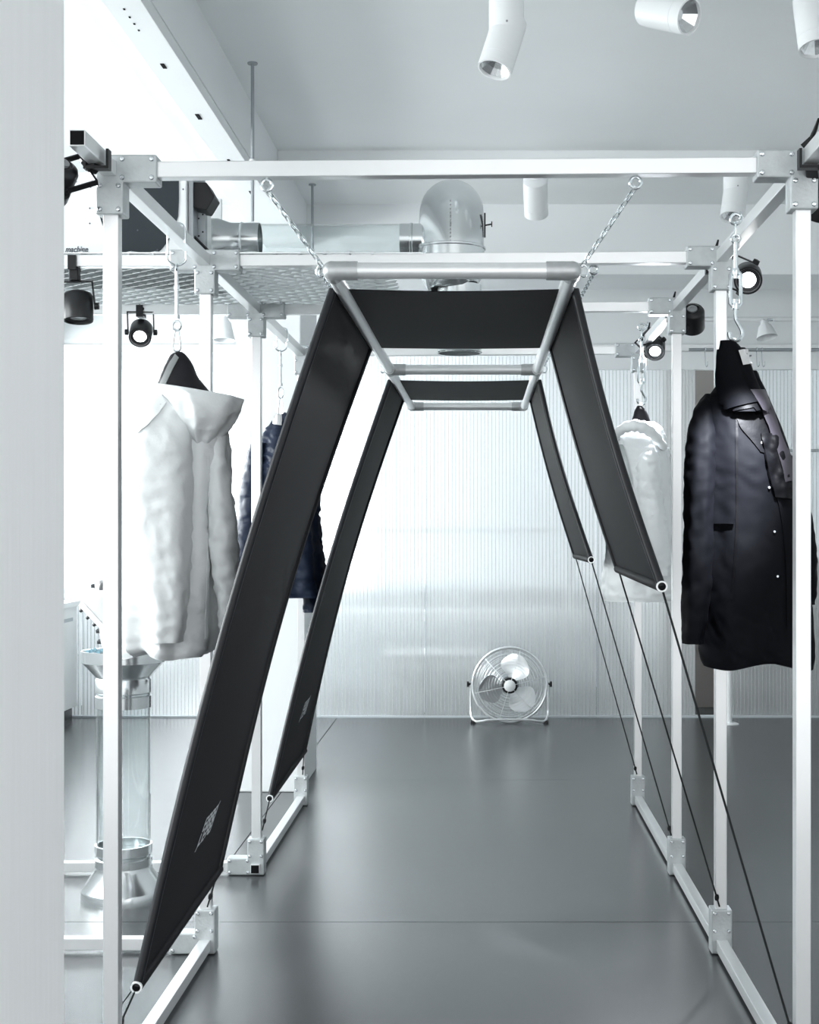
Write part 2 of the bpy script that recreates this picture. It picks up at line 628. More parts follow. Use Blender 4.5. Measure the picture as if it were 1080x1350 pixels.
def tubebar(name, p, q, mname='alu_tube', w=B):
    return obj(name, MB().beam(p, q, w, w), mname, rack, bevel=0.002)


CW = 0.066
bolt_src = None


def bolts(parent, pts, axis=V((0, -1, 0))):
    global bolt_src
    for p in pts:
        if bolt_src is None:
            bolt_src = obj('bolt', MB().lathe([(0.0001, 0.006), (0.0045, 0.0055), (0.0065, 0.003), (0.0068, 0), (0.0001, 0)], p, axis, 8),
                           'bolt', parent, smooth=True, origin=V(p))
        else:
            inst(bolt_src, 'bolt', p, parent)


def connector(x, y, z, arms, down=1, depth=0.062):
    """cast clamp: arms = set of 'L','R' ; down = 1 post goes down, -1 post goes up"""
    h = CW / 2
    La, Lz = 0.112, 0.108
    xl = -La if 'L' in arms else -h
    xr = La if 'R' in arms else h
    pts = [(xl, h), (xr, h), (xr, -h)]
    if xr > h:
        pts.append((h, -h))
    pts += [(h, -Lz), (-h, -Lz)]
    if xl < -h:
        pts.append((-h, -h))
    pts.append((xl, -h))
    cl = []
    for p in pts:
        if not cl or (abs(p[0] - cl[-1][0]) + abs(p[1] - cl[-1][1])) > 1e-6:
            cl.append(p)
    if abs(cl[0][0] - cl[-1][0]) + abs(cl[0][1] - cl[-1][1]) < 1e-6:
        cl.pop()
    poly = [V((x + a, y - depth / 2, z + b * down)) for a, b in cl]
    c = obj('corner_connector', MB().prism(poly, (0, depth, 0)), 'cast', rack, bevel=0.004)
    e = 0.011
    bp = [(-h + e, -Lz + e), (h - e, -Lz + e), (-h + e, -h - 0.008), (h - e, -h - 0.008)]
    if xr > h:
        bp += [(xr - e, h - e), (xr - e, -h + e), (h - 0.002, h - e), (h - 0.002, -h + e)]
    if xl < -h:
        bp += [(xl + e, h - e), (xl + e, -h + e), (-h + 0.002, h - e), (-h + 0.002, -h + e)]
    bolts(c, [V((x + a, y - depth / 2 + 0.001, z + b * down)) for a, b in bp])
    # parting seam between the two clamp halves
    obj('parting_seam', MB().box((x, y, z - down * (h + Lz) / 2), (CW + 0.0012, 0.0016, Lz - h - 0.004)), 'rear_grey', c)
    return c


ZB = 0.030       # centre height of the floor tubes
for i, d in enumerate(DN):
    tubebar('post', (XL, d, ZB + B / 2 if i else 0.0), (XL, d, ZL - B / 2), w=0.0365)
    tubebar('post', (XR, d, ZB + B / 2 if i else 0.0), (XR, d, ZR - B / 2), w=0.0365)
    tubebar('cross_bar', (XL, d, ZL), (XR, d, ZR))
    la = {'R', 'L'} if i in (1, 2) else {'R'}
    connector(XL, d, ZL, la)
    connector(XR, d, ZR, {'L'})
    if i:
        connector(XL, d, ZB + 0.006, {'L'} if i < 3 else set(), down=-1)
        connector(XR, d, ZB + 0.006, set(), down=-1)
    else:
        connector(XL, d, ZB + 0.006, set(), down=-1)
        connector(XR, d, ZB + 0.006, set(), down=-1)
tubebar('top_rail', (XL - 0.001, 2.985, ZL), (XL, DN[3] + 0.06, ZL), w=B - 0.002)
tubebar('top_rail', (XR, 2.7, ZR), (XR, DN[3] + 0.06, ZR), w=B - 0.002)
obj('tube_end', MB().box((XL, 2.984, ZL), (B - 0.008, 0.004, B - 0.008)), 'hollow_shade', rack)
tubebar('floor_rail', (XL, DN[0], ZB), (XL, DN[1] + 0.03, ZB), w=B - 0.002)
tubebar('floor_rail', (XL, DN[2] - 0.045, ZB), (XL, DN[3] + 0.03, ZB), w=B - 0.002)
obj('tube_end', MB().box((XL, DN[2] - 0.046, ZB), (B - 0.008, 0.004, B - 0.008)), 'hollow_shade', rack)
tubebar('floor_rail', (XR, DN[0], ZB), (XR, DN[3] + 0.16, ZB), w=B - 0.002)
for d in (DN[1], DN[2]):
    tubebar('floor_cross_bar', (-2.55, d, ZB), (XL, d, ZB))
    tubebar('cross_bar', (-2.55, d, ZL), (XL, d, ZL))

# expanded-metal deck lying on the second and third cross bars
DZ = ZL + B / 2 + 0.004
deck = thing('mesh_deck', 'expanded metal deck lying on the rack cross bars above the white coat', 'deck', (-1.3, 4.88, DZ))
dx, dy = 0.078, 0.034
x0, x1, y0, y1 = -2.45, -0.27, DN[1] - 0.02, DN[2] + 0.02
em = MB()
ny = int((y1 - y0) / dy)
nx = int((x1 - x0) / dx)
for j in range(ny):
    ya, yb = y0 + j * dy, y0 + (j + 1) * dy
    for i in range(nx):
        sh = (j % 2) * dx / 2
        xa = x0 + i * dx + sh
        for s in (0, 1):
            p = V((xa, ya, DZ + 0.002)) if s == 0 else V((xa + dx, ya, DZ + 0.002))
            q = V((xa + dx / 2, yb, DZ + 0.002))
            t = V((0.002, 0.0052, 0.0060))
            em.add([p - t, q - t, q + t, p + t, p - t + V((0, .0012, -.0012)), q - t + V((0, .0012, -.0012)),
                    q + t + V((0, .0012, -.0012)), p + t + V((0, .0012, -.0012))],
                   [(0, 1, 2, 3), (7, 6, 5, 4), (0, 4, 5, 1), (2, 6, 7, 3)])
mo = obj('expanded_mesh', em, 'expanded', deck, fixn=False)
mo['kind'] = 'stuff'
fr_ = MB()
for a, b in (((x0, y0, DZ), (x1 + dx, y0, DZ)), ((x0, y1, DZ), (x1 + dx, y1, DZ)), ((x1 + dx, y0, DZ), (x1 + dx, y1, DZ))):
    obj('edge_angle', MB().beam(a, b, 0.012, 0.004), 'galv', deck)

# ================================================================ hanging pipe frame and the black bands
FZ = H + 0.642
PXL, PXR = -0.378, 0.229
BD = [3.44, 5.62, 7.36]
R1 = 0.0205
pf = thing('hanging_pipe_frame', 'horizontal ladder frame of grey aluminium pipes hung on chains inside the rack', 'frame', (-0.075, 5.4, FZ))
for x in (PXL, PXR):
    obj('side_pipe', MB().tube([(x, BD[0] + 0.005, FZ), (x, BD[2] - 0.005, FZ)], R1, 20), 'pipe', pf, smooth=True)
for i, d in enumerate(BD):
    obj('cross_pipe', MB().tube([(PXL + 0.02, d, FZ), (PXR - 0.02, d, FZ)], R1, 20), 'pipe', pf, smooth=True)
    for x, s in ((PXL, 1), (PXR, -1)):
        m = MB()
        rj = R1 + 0.0035
        arc = [(x + s * 0.066, d, FZ), (x + s * 0.02, d, FZ), (x - s * 0.003, d, FZ), (x - s * 0.014, d, FZ), (x - s * 0.021, d, FZ)]
        m.tube(arc, [rj, rj, rj, rj * 0.8, rj * 0.35], 20)
        lo, hi = (d - 0.004, d + 0.055) if i == 0 else ((d - 0.05, d + 0.05) if i == 1 else (d - 0.055, d + 0.004))
        m.tube([(x, lo, FZ), (x, hi, FZ)], rj, 20)
        obj('pipe_joint', m, 'pipe_joint', pf, smooth=True)


def line_at(T, Bp, py):
    lo, hi = 0.0, 1.0
    for _ in range(50):
        m = (lo + hi) / 2
        p = T.lerp(Bp, m)
        y = VY + (H - p.z) * F / p.y
        if y < py:
            lo = m
        else:
            hi = m
    return T.lerp(Bp, lo)


def drop(band, tops, bots, bow, side, logo=None, hemr=0.0115):
    """one hanging strip from the pipe to its bottom bar. tops/bots: (near, far)"""
    nu, nv = 14, 40
    nrm = (bots[0] - tops[0]).cross(tops[1] - tops[0]).normalized()
    if nrm.x * side < 0:
        nrm = -nrm

    def pt(u, v):
        a = tops[0].lerp(tops[1], u)
        b = bots[0].lerp(bots[1], u)
        p = a.lerp(b, v)
        s = math.sin(PI * v)
        edge = (2 * u - 1) ** 2
        return p + nrm * (bow * s * (0.65 + 0.35 * edge)) + (tops[1] - tops[0]).normalized() * (0.022 * s * (0.5 - u) * 2)
    rows = [[pt(k / (nu - 1), j / (nv - 1)) for k in range(nu)] for j in range(nv)]
    st = obj('fabric_drop', MB().sheet(rows, 0.0025), 'band', band, smooth=True)
    for u in (0.0, 1.0):
        obj('edge_hem', MB().tube([pt(u, j / 30) for j in range(31)], hemr, 10), 'band_hem', st, smooth=True)
    # bottom bar: rolled fabric over a white tube
    e = (bots[1] - bots[0]).normalized()
    ba = obj('bottom_bar', MB().tube([bots[0] - e * 0.004, bots[1] + e * 0.01], 0.0145, 16), 'band', band, smooth=True)
    for c, s in ((bots[0], -1), (bots[1], 1)):
        q = c + e * s * (0.004 if s < 0 else 0.01)
        m = MB().lathe([(0.0105, 0.0), (0.0145, 0.0), (0.0145, 0.007), (0.0105, 0.007)], q, e * s, 20, closed=True)
        obj('tube_end', m, 'tube_white', ba, smooth=True)
        obj('tube_bore', MB().lathe([(0.0001, 0.0045), (0.0106, 0.0045), (0.0106, 0.001), (0.0001, 0.001)], q, e * s, 16), 'hollow_shade', ba)
    if logo:
        # printed mark: two rows of slanted block strokes inside a rhombus
        u0, v0, du, dv = logo
        m = MB()

        def lp(a, b):
            p = pt(u0 + a * du, v0 + b * dv)
            return p

        def nn(a, b):
            x = lp(a + 0.02, b) - lp(a - 0.02, b)
            y = lp(a, b + 0.02) - lp(a, b - 0.02)
            n = x.cross(y).normalized()
            if n.dot(V((0, 0, H)) - lp(a, b)) < 0:
                n = -n
            return n

        def stroke(a0, b0, a1, b1, w):
            # quad from (a0,b0) to (a1,b1), widened along a
            n = nn((a0 + a1) / 2, (b0 + b1) / 2)
            q = [lp(a0 - w, b0), lp(a0 + w, b0), lp(a1 + w, b1), lp(a1 - w, b1)]
            lo = [p + n * 0.0035 for p in q]
            m.prism(lo, n * 0.0006)

        def hstroke(a0, a1, b, w, sl):
            n = nn((a0 + a1) / 2, b)
            q = [lp(a0, b - w), lp(a1, b - w - sl), lp(a1, b + w - sl), lp(a0, b + w)]
            m.prism([p + n * 0.0035 for p in q], n * 0.0006)
        glyphs = {'A': [('v', 0, 1), ('v', 1, 1), ('h', 0), ('h', .5)], 'B': [('v', 0, 1), ('h', 0), ('h', .5), ('h', 1), ('v', 1, 1)],
                  'E': [('v', 0, 1), ('h', 0), ('h', .5), ('h', 1)], 'L': [('v', 0, 1), ('h', 1)]}
        for row, (seq, b0, b1, a0) in enumerate((('EBAB', 0.02, 0.46, 0.12), ('LEAB', 0.54, 0.98, 0.0))):
            wl_ = 0.205
            for gi, g in enumerate(seq):
                xa = a0 + gi * (wl_ + 0.02)
                sk = 0.10
                for s in glyphs[g]:
                    if s[0] == 'v':
                        xx = xa + s[1] * wl_ * 0.8
                        stroke(xx + sk, b0, xx, b1, 0.022)
                    else:
                        bb = b0 + (b1 - b0) * s[1]
                        xx = xa + sk * (1 - s[1])
                        hstroke(xx, xx + wl_ * 0.8, bb, 0.045, 0.0)
        stroke(1.16, -0.10, 1.04, 0.05, 0.016)
        stroke(0.02, 0.98, -0.10, 1.14, 0.016)
        obj('printed_mark', m, 'print', st)
    return ba


def cord(name, p, q, parent, r=0.0028, sag=0.0):
    n = 9
    pts = [p.lerp(q, i / (n - 1)) + V((0, 0, -sag * math.sin(PI * i / (n - 1)))) for i in range(n)]
    return obj(name, MB().tube(pts, r, 7), 'cord', parent, smooth=True)


def knot(p, parent):
    m = MB()
    for a in range(3):
        pts = [p + V((0.005 * math.cos(t + a), 0.005 * math.sin(t) * math.cos(a), 0.008 * math.sin(t + 1.3 * a)))
               for t in [2 * PI * k / 10 for k in range(10)]]
        m.tube(pts, 0.0022, 6, closed=True)
    obj('knot', m, 'cord', parent, smooth=True)


def over_pipe(band, dn, df):
    """panel between the pipes and the wraps around both pipes"""
    rows = []
    nx = 25
    for j in range(13):
        v = j / 12
        d = dn + (df - dn) * v
        row = []
        for i in range(nx):
            u = i / (nx - 1)
            x = PXL + (PXR - PXL) * u
            sag = 0.012 * math.sin(PI * u) * (0.5 + 0.5 * math.cos(2 * PI * v))
            arc = math.sin(PI * u) * (0.015 * (2 * v - 1))
            row.append(V((x, d - arc * 0.6, FZ - 0.002 - sag * 0.35)))
        rows.append(row)
    obj('roof_panel', MB().sheet(rows, -0.0025), 'band', band, smooth=True)
    for x, s in ((PXL, -1), (PXR, 1)):
        rw = []
        for t in range(9):
            a = PI / 2 - t / 8 * PI * 0.62
            rw.append([V((x + s * math.cos(a) * (R1 + 0.003), dn + (df - dn) * k, FZ + math.sin(a) * (R1 + 0.003))) for k in (0, 0.5, 1)])
        obj('pipe_wrap', MB().sheet(rw, 0.002), 'band', band, smooth=True)


def make_band(dn, df, lb, rcut, rope, label, logo, post_z):
    band = thing('fabric_band', label, 'fabric', (-0.075, (dn + df) / 2, H - 0.9 if True else 0))
    over_pipe(band, dn, df)
    o = R1 + 0.003
    lt = (V((PXL - o, dn, FZ - 0.004)), V((PXL - o, df, FZ - 0.004)))
    b1 = drop(band, lt, lb, 0.035, -1, logo)
    rt = (V((PXR + o, dn, FZ - 0.004)), V((PXR + o, df, FZ - 0.004)))
    rb = (line_at(rt[0], rope[0], rcut[0]), line_at(rt[1], rope[1], rcut[1]))
    b2 = drop(band, rt, rb, -0.012, 1, None)
    for k in (0, 1):
        e = (rb[1] - rb[0]).normalized() * (0.012 if k == 0 else -0.012)
        cord('tie_cord', rb[k] + e * 0.2, rope[k], band, 0.0030)
        knot(rope[k] + (rb[k] - rope[k]).normalized() * 0.03, band)
        cord('tie_cord', lb[k], post_z[k], band, 0.0026)
        knot(lb[k].lerp(post_z[k], 0.72), band)
    return band


SO = 0.0195
make_band(3.69, 4.90, (P(181, 1300, 3.36), P(288, 1147, 4.34)), (773, 750),
          (V((XR - SO, 3.27, 0.14)), V((XR - 0.008, 4.385 - 0.034, 0.155))),
          'wide black fabric strip draped over the pipe frame, tied down beside the white hooded coat', (0.40, 0.838, 0.20, 0.036),
          (V((XL, 3.27 + 0.02, 0.14)), V((XL + 0.01, 4.385 - 0.034, 0.155))))
make_band(6.0, 6.93, (P(356, 1052, 5.52), P(401, 990, 6.50)), (738, 733),
          (V((XR - 0.02, 5.37, 0.15)), V((XR - 0.008, 6.70 - 0.034, 0.155))),
          'black fabric strip draped over the far end of the pipe frame, beside the navy jacket', (0.40, 0.825, 0.20, 0.036),
          (V((XL + 0.02, 5.37 + 0.01, 0.17)), V((XL + 0.01, 6.70 - 0.034, 0.155))))

# ---- chains
link_src = None


def eyebolt(parent, p, r=0.013, w=0.0042):
    pts = [p + V((r * math.cos(t), 0, -0.016 + r * math.sin(t))) for t in [2 * PI * k / 20 for k in range(20)]]
    m = MB().tube(pts, w, 8, closed=True)
    m.tube([p + V((0, 0, -0.004)), p + V((0, 0, 0.006))], w, 8)
    m.lathe([(0.0001, 0.001), (0.012, 0.001), (0.012, 0.004), (0.0001, 0.004)], p, V((0, 0, 1)), 14)
    return obj('eye_bolt', m, 'zinc', parent, smooth=True)


def chain(p, q, label):
    global link_src
    t = thing('hanging_chain', label, 'chain', p, 'chains holding the pipe frame')
    eyebolt(t, p)
    a = p + V((0, 0, -0.027))
    L = (q - a).length
    pitch = 0.0195
    n = int(L / pitch)
    d = (q - a).normalized()
    for i in range(n):
        c = a.lerp(q, (i + 0.5) / n)
        quat = d.to_track_quat('X', 'Z') @ Quaternion((1, 0, 0), PI / 2 * (i % 2))
        if link_src is None:
            pts = []
            for k in range(18):
                th = 2 * PI * k / 18
                x = 0.0068 * (1 if math.cos(th) > 0 else -1) * (1 if abs(math.cos(th)) > 0.2 else 0) + 0.0058 * math.cos(th)
                pts.append(V((x, 0.0058 * math.sin(th), 0)))
            link_src = obj('chain_link', MB().tube(pts, 0.0019, 6, closed=True), 'zinc', t, smooth=True, origin=V((0, 0, 0)))
            link_src.location = c - W[t]
            link_src.rotation_mode = 'QUATERNION'
            link_src.rotation_quaternion = quat
        else:
            inst(link_src, 'chain_link', c, t, quat)
    # ring at the pipe joint
    s = -1 if q.x < -0.075 else 1
    rp = [q + V((0.004 * s + 0.011 * math.cos(k), 0, -0.012 + 0.015 * math.sin(k))) for k in [2 * PI * j / 18 for j in range(18)]]
    obj('end_ring', MB().tube(rp, 0.0025, 7, closed=True), 'zinc', t, smooth=True)


zc = lambda x: ZL + (ZR - ZL) * (x - XL) / (XR - XL) - B / 2
for x, s, lab in ((-0.514, -1, 'short steel chain from front cross bar to pipe frame on the hooded coat side'),
                  (0.369, 1, 'short steel chain from front cross bar to pipe frame on the black coat side')):
    chain(V((x, 3.27, zc(x))), V((PXL - 0.024 if s < 0 else PXR + 0.024, 3.44, FZ + 0.012)), lab)
for x, s, lab in ((-0.51, -1, 'long steel chain from the second cross bar to the frame, on the hooded coat side'),
                  (0.361, 1, 'long steel chain from the second cross bar to the frame, on the black coat side')):
    chain(V((x, 4.385, zc(x))), V((PXL - 0.024 if s < 0 else PXR + 0.024, 5.60, FZ + 0.012)), lab)

# ================================================================ coats
def smoothnoise(p, s, off=0.0):
    return noise.noise(V((p.x * s + off, p.y * s, p.z * s)))


def loft(secs, d0, nu=80, nv=90, wr=0.006, fold=0.0, kf=7, ex=2.2, seed=0.0, pucker=0.0, aniso=0.45, cap=True, smin=9.0, hem=0.0):
    """garment tube: secs = (py, xL, xR, dd, ry[, tilt]) read at distance d0"""
    k = d0 / F
    secs = [s if len(s) == 6 else (*s, 0.0) for s in secs]
    ss = cr(secs, nv)
    rows = []
    for j, (py, xa, xb, dd, ry, tilt) in enumerate(ss):
        cx, hw = (xa + xb) / 2, max((xb - xa) / 2, 0.6)
        row = []
        tv = j / (nv - 1)
        for i in range(nu):
            th = 2 * PI * i / nu
            c, s = math.cos(th), math.sin(th)
            cc = math.copysign(abs(c) ** (2 / ex), c)
            sn = math.copysign(abs(s) ** (2 / ex), s)
            p = P(cx, py, d0) + V((0, 0, 0))
            base = V((cc * hw * k, dd - sn * ry, -tilt * cc * k))
            q = p + base
            r = V((base.x, base.y - dd, 0))
            rl = r.length + 1e-6
            rn = r / rl
            a1 = noise.noise(V((q.x * smin + seed, q.y * smin, q.z * smin * aniso)))
            a2 = noise.noise(V((q.x * 22 + seed, q.y * 22, (q.z + 0.5 * q.x) * 24)))
            a3 = noise.noise(V((th * 1.2, seed, q.z * 42)))
            e = min(1.0, rl / 0.03)
            disp = wr * (1.5 * a1 + 0.8 * (0.5 - abs(a2)) * 1.4) + fold * math.sin(kf * th + 2.2 * a1 + seed) * min(1, 0.25 + tv) + pucker * a3
            q = q + rn * disp * e
            if hem:
                q.z += hem * tv ** 5 * (math.sin(3 * th + seed) + 0.6 * math.sin(5 * th + 2 * seed))
            row.append(q)
        rows.append(row)
    m = MB().grid(rows, closed=True)
    if cap:
        n = len(rows)
        base = len(m.v) - n * nu
        for end in (0, n - 1):
            c = sum(rows[end], V((0, 0, 0))) / nu + V((0, 0, 0.012 if end else -0.004))
            m.v.append(c)
            ci = len(m.v) - 1
            for i in range(nu):
                m.f.append((base + end * nu + i, base + end * nu + (i + 1) % nu, ci))
    return m


class Surf:
    def __init__(self, *mbs):
        v, f = [], []
        for m in mbs:
            b = len(v)
            v += m.v
            f += [tuple(i + b for i in q) for q in m.f]
        self.t = BVHTree.FromPolygons(v, f)

    def at(self, px, py, d0, lift=0.002):
        o = V((0, 0, H))
        q = P(px, py, d0)
        h = self.t.ray_cast(o, (q - o).normalized())
        if h[0] is None:
            h = self.t.find_nearest(q)
            p, n = h[0], h[1]
        else:
            p, n = h[0], h[1]
        if n.dot(o - p) < 0:
            n = -n
        return p + n * lift


def patch(surf, left, right, d0, n=24, m=8, lift=0.002, thick=0.003, wob=0.0, seed=0):
    """a piece of cloth lying on surf between two edge lines (pixel points)"""
    L, R = cr(left, n), cr(right, n)
    rows = []
    for j in range(n):
        row = []
        for i in range(m):
            u = i / (m - 1)
            px = L[j][0] * (1 - u) + R[j][0] * u
            py = L[j][1] * (1 - u) + R[j][1] * u
            p = surf.at(px, py, d0, lift)
            if wob:
                p = p + V((0, -wob * (0.5 + noise.noise(p * 38 + V((seed, 0, 0)))), 0))
            row.append(p)
        rows.append(row)
    return MB().sheet(rows, thick)


def snap(surf, px, py, d0, parent, r=0.0055, m='bolt'):
    p = surf.at(px, py, d0, 0.001)
    obj('snap_button', MB().lathe([(0.0001, 0.0045), (r * 0.7, 0.004), (r, 0.001), (r, -0.002), (0.0001, -0.002)], p, V((0, -1, 0.1)), 12), m, parent, smooth=True)


# ---- white hooded coat
D = 3.95
wc = thing('hooded_coat', 'long white hooded winter coat with dark collar lining hanging from a wire hook', 'coat', P(232, 866, D))
body = loft([(508, 208, 262, 0.02, 0.05), (530, 188, 280, 0.02, 0.085), (558, 172, 292, 0.02, 0.12), (600, 166, 297, 0.02, 0.145),
             (700, 163, 291, 0.02, 0.15), (790, 161, 287, 0.02, 0.155), (846, 164, 284, 0.02, 0.155), (862, 172, 274, 0.02, 0.14)],
            D, 110, 120, wr=0.008, fold=0.012, kf=8, seed=1.7, pucker=0.003, hem=0.010)
obj('coat_body', body, 'coat_white', wc, smooth=True)
sl1 = loft([(516, 214, 250, -0.06, 0.03), (545, 198, 258, -0.09, 0.06), (600, 186, 264, -0.12, 0.075), (680, 191, 264, -0.13, 0.075),
            (760, 204, 262, -0.13, 0.07), (815, 213, 257, -0.13, 0.062), (841, 219, 254, -0.13, 0.055)],
           D, 80, 100, wr=0.008, fold=0.003, kf=5, seed=4.1, pucker=0.003)
obj('sleeve', sl1, 'coat_white', wc, smooth=True)
sl2 = loft([(575, 280, 300, -0.02, 0.04), (620, 277, 307, -0.03, 0.055), (690, 281, 312, -0.04, 0.055), (760, 288, 318, -0.04, 0.05),
            (815, 293, 322, -0.04, 0.045), (836, 294, 320, -0.04, 0.04)], D, 60, 90, wr=0.009, fold=0.0, seed=9.3, pucker=0.005)
obj('sleeve', sl2, 'coat_white', wc, smooth=True)
hood = loft([(518, 206, 323, -0.03, 0.115, 10), (526, 209, 322, -0.035, 0.130, 9), (542, 224, 317, -0.04, 0.130, 6), (560, 236, 308, -0.04, 0.115, 3),
             (577, 245, 295, -0.04, 0.085, 1), (589, 257, 284, -0.04, 0.05, 0), (595, 268, 276, -0.04, 0.015, 0)], D, 100, 70, wr=0.007, fold=0.0055, kf=9, seed=6.6, ex=1.75, aniso=0.9, smin=11)
obj('hood', hood, 'coat_white', wc, smooth=True)
neck = loft([(464, 232, 240, 0.0, 0.008), (469, 225, 246, 0.0, 0.018), (482, 219, 254, 0.0, 0.03), (500, 212, 263, 0.0, 0.05), (518, 205, 277, 0.0, 0.065)],
            D, 60, 40, wr=0.003, seed=2.2)
ln = obj('collar_lining', neck, 'lining_dark', wc, smooth=True)
sf = Surf(neck)
obj('collar_facing', patch(sf, [(231, 467), (222, 482), (214, 500), (208, 512)], [(236, 472), (229, 485), (222, 500), (217, 512)], D, 14, 5, 0.003, 0.003),
    'lining_grey', wc, smooth=True)
sf = Surf(body, sl1, hood)
pk = patch(sf, [(212, 520), (200, 535), (188, 552), (180, 566)], [(219, 532), (210, 545), (196, 560), (183, 571)], D, 16, 6, 0.006, 0.005)
pk = obj('front_flap', pk, 'coat_white', wc, smooth=True)
snap(sf, 212, 535, D - 0.02, wc)
snap(sf, 184, 565, D - 0.02, wc)
sf = Surf(body, sl2)
obj('back_seam', patch(sf, [(274, 600), (274, 700), (272, 780), (270, 842)], [(276.5, 600), (276.5, 700), (275, 780), (273, 842)], D, 30, 3, 0.001, 0.003),
    'coat_white', wc, smooth=True)

# ---- black coat
D = 3.92
bc = thing('black_coat', 'long black coat with open collar, snap buttons and pale neck label hanging from a turnbuckle', 'coat', P(985, 880, D))
bodyb = loft([(488, 953, 1000, 0.03, 0.03), (508, 946, 1010, 0.03, 0.055), (528, 932, 1018, 0.03, 0.08), (560, 917, 1032, 0.03, 0.105), (605, 913, 1047, 0.03, 0.12),
              (660, 916, 1056, 0.03, 0.125), (740, 918, 1064, 0.03, 0.13), (820, 921, 1070, 0.03, 0.135), (862, 924, 1074, 0.03, 0.135), (877, 928, 1074, 0.03, 0.13)],
             D, 120, 120, wr=0.005, fold=0.006, kf=6, seed=3.3, hem=0.008)
obj('coat_body', bodyb, 'coat_black', bc, smooth=True)
bsl = loft([(518, 932, 940, 0.03, 0.012), (532, 921, 941, 0.015, 0.03), (552, 911, 941, -0.01, 0.045), (590, 903, 940, -0.04, 0.056), (650, 899, 937, -0.05, 0.06), (720, 897, 934, -0.05, 0.058), (790, 896, 928, -0.05, 0.052), (846, 896, 923, -0.05, 0.047)],
           D, 64, 90, wr=0.005, fold=0.001, seed=5.5, pucker=0.004)
obj('sleeve', bsl, 'coat_black', bc, smooth=True)
bsl2 = loft([(600, 1036, 1056, 0.06, 0.04), (650, 1044, 1068, 0.06, 0.05), (700, 1052, 1078, 0.06, 0.05), (760, 1058, 1082, 0.06, 0.048), (798, 1058, 1080, 0.06, 0.042)],
            D, 64, 70, wr=0.006, seed=8.5, pucker=0.004)
obj('sleeve', bsl2, 'coat_black', bc, smooth=True)
# stand-up collar: tall flattened tube, front half folded down
col_ = loft([(449, 950, 966, 0.0, 0.012), (456, 949, 975, 0.0, 0.02), (480, 946, 988, 0.0, 0.035), (505, 945, 998, 0.0, 0.05), (532, 945, 1008, 0.0, 0.085), (546, 948, 1006, 0.0, 0.10)],
            D, 60, 40, wr=0.003, seed=1.1)
obj('collar', col_, 'coat_black', bc, smooth=True)
inner = loft([(456, 968, 986, 0.04, 0.012), (480, 970, 995, 0.04, 0.02), (520, 978, 1007, 0.04, 0.035), (560, 988, 1022, 0.03, 0.05), (600, 1000, 1037, 0.02, 0.06), (645, 1012, 1049, 0.0, 0.07)],
             D, 50, 60, wr=0.003, seed=7.0)
obj('neck_lining', inner, 'lining_dark', bc, smooth=True)
sf = Surf(bodyb, col_, inner)
obj('collar_leaf', patch(sf, [(949, 462), (947, 500), (950, 522), (956, 541)], [(968, 462), (979, 500), (990, 520), (999, 531)], D, 20, 10, 0.010, 0.004),
    'coat_black', bc, smooth=True)
obj('lining_panel', patch(sf, [(988, 517), (1001, 540), (1014, 572), (1026, 605), (1033, 636)], [(1004, 516), (1016, 543), (1029, 578), (1040, 606), (1046, 634)], D, 24, 8, 0.012, 0.003, 0.0),
    'lining', bc, smooth=True)
lb_ = obj('neck_label', patch(sf, [(973, 463), (979, 482)], [(986, 460), (992, 480)], D, 8, 6, 0.006, 0.001), 'label_white', bc)
obj('label_print', patch(sf, [(985.5, 469.5), (986, 471)], [(988.5, 469), (989, 470.5)], D, 3, 3, 0.0085, 0.0005), 'ink', lb_)
obj('open_front', patch(sf, [(965, 534), (973, 556), (978, 566), (990, 580), (1002, 596)], [(995, 530), (1010, 548), (1020, 566), (1028, 585), (1032, 606)], D, 20, 10, 0.004, 0.004),
    'coat_black_gloss', bc, smooth=True)
obj('front_placket', patch(sf, [(1002, 572), (1008, 600), (1014, 630), (1021, 655)], [(1026, 572), (1034, 606), (1041, 640), (1043, 658)], D, 40, 12, 0.006, 0.005, 0.010, 3),
    'coat_black_gloss', bc, smooth=True)
obj('placket_edge', patch(sf, [(1024, 655), (1032, 700), (1036, 760), (1037, 830)], [(1028, 655), (1036, 700), (1040, 760), (1041, 830)], D, 30, 3, 0.004, 0.003),
    'coat_black', bc, smooth=True)
obj('front_seam', patch(sf, [(970, 552), (970, 600), (970.5, 660), (969, 720), (964, 790)], [(973, 552), (973.5, 600), (973.5, 660), (972, 720), (966, 790)], D, 40, 3, 0.002, 0.003),
    'coat_black_gloss', bc, smooth=True)
obj('pocket_welt', patch(sf, [(936, 683), (936, 690)], [(969, 684), (968, 691)], D, 5, 12, 0.008, 0.004), 'coat_black', bc, smooth=True)
for x, y in ((1004, 584), (1014, 643), (1021, 701), (1025, 760)):
    snap(sf, x, y, D, bc, 0.0045)

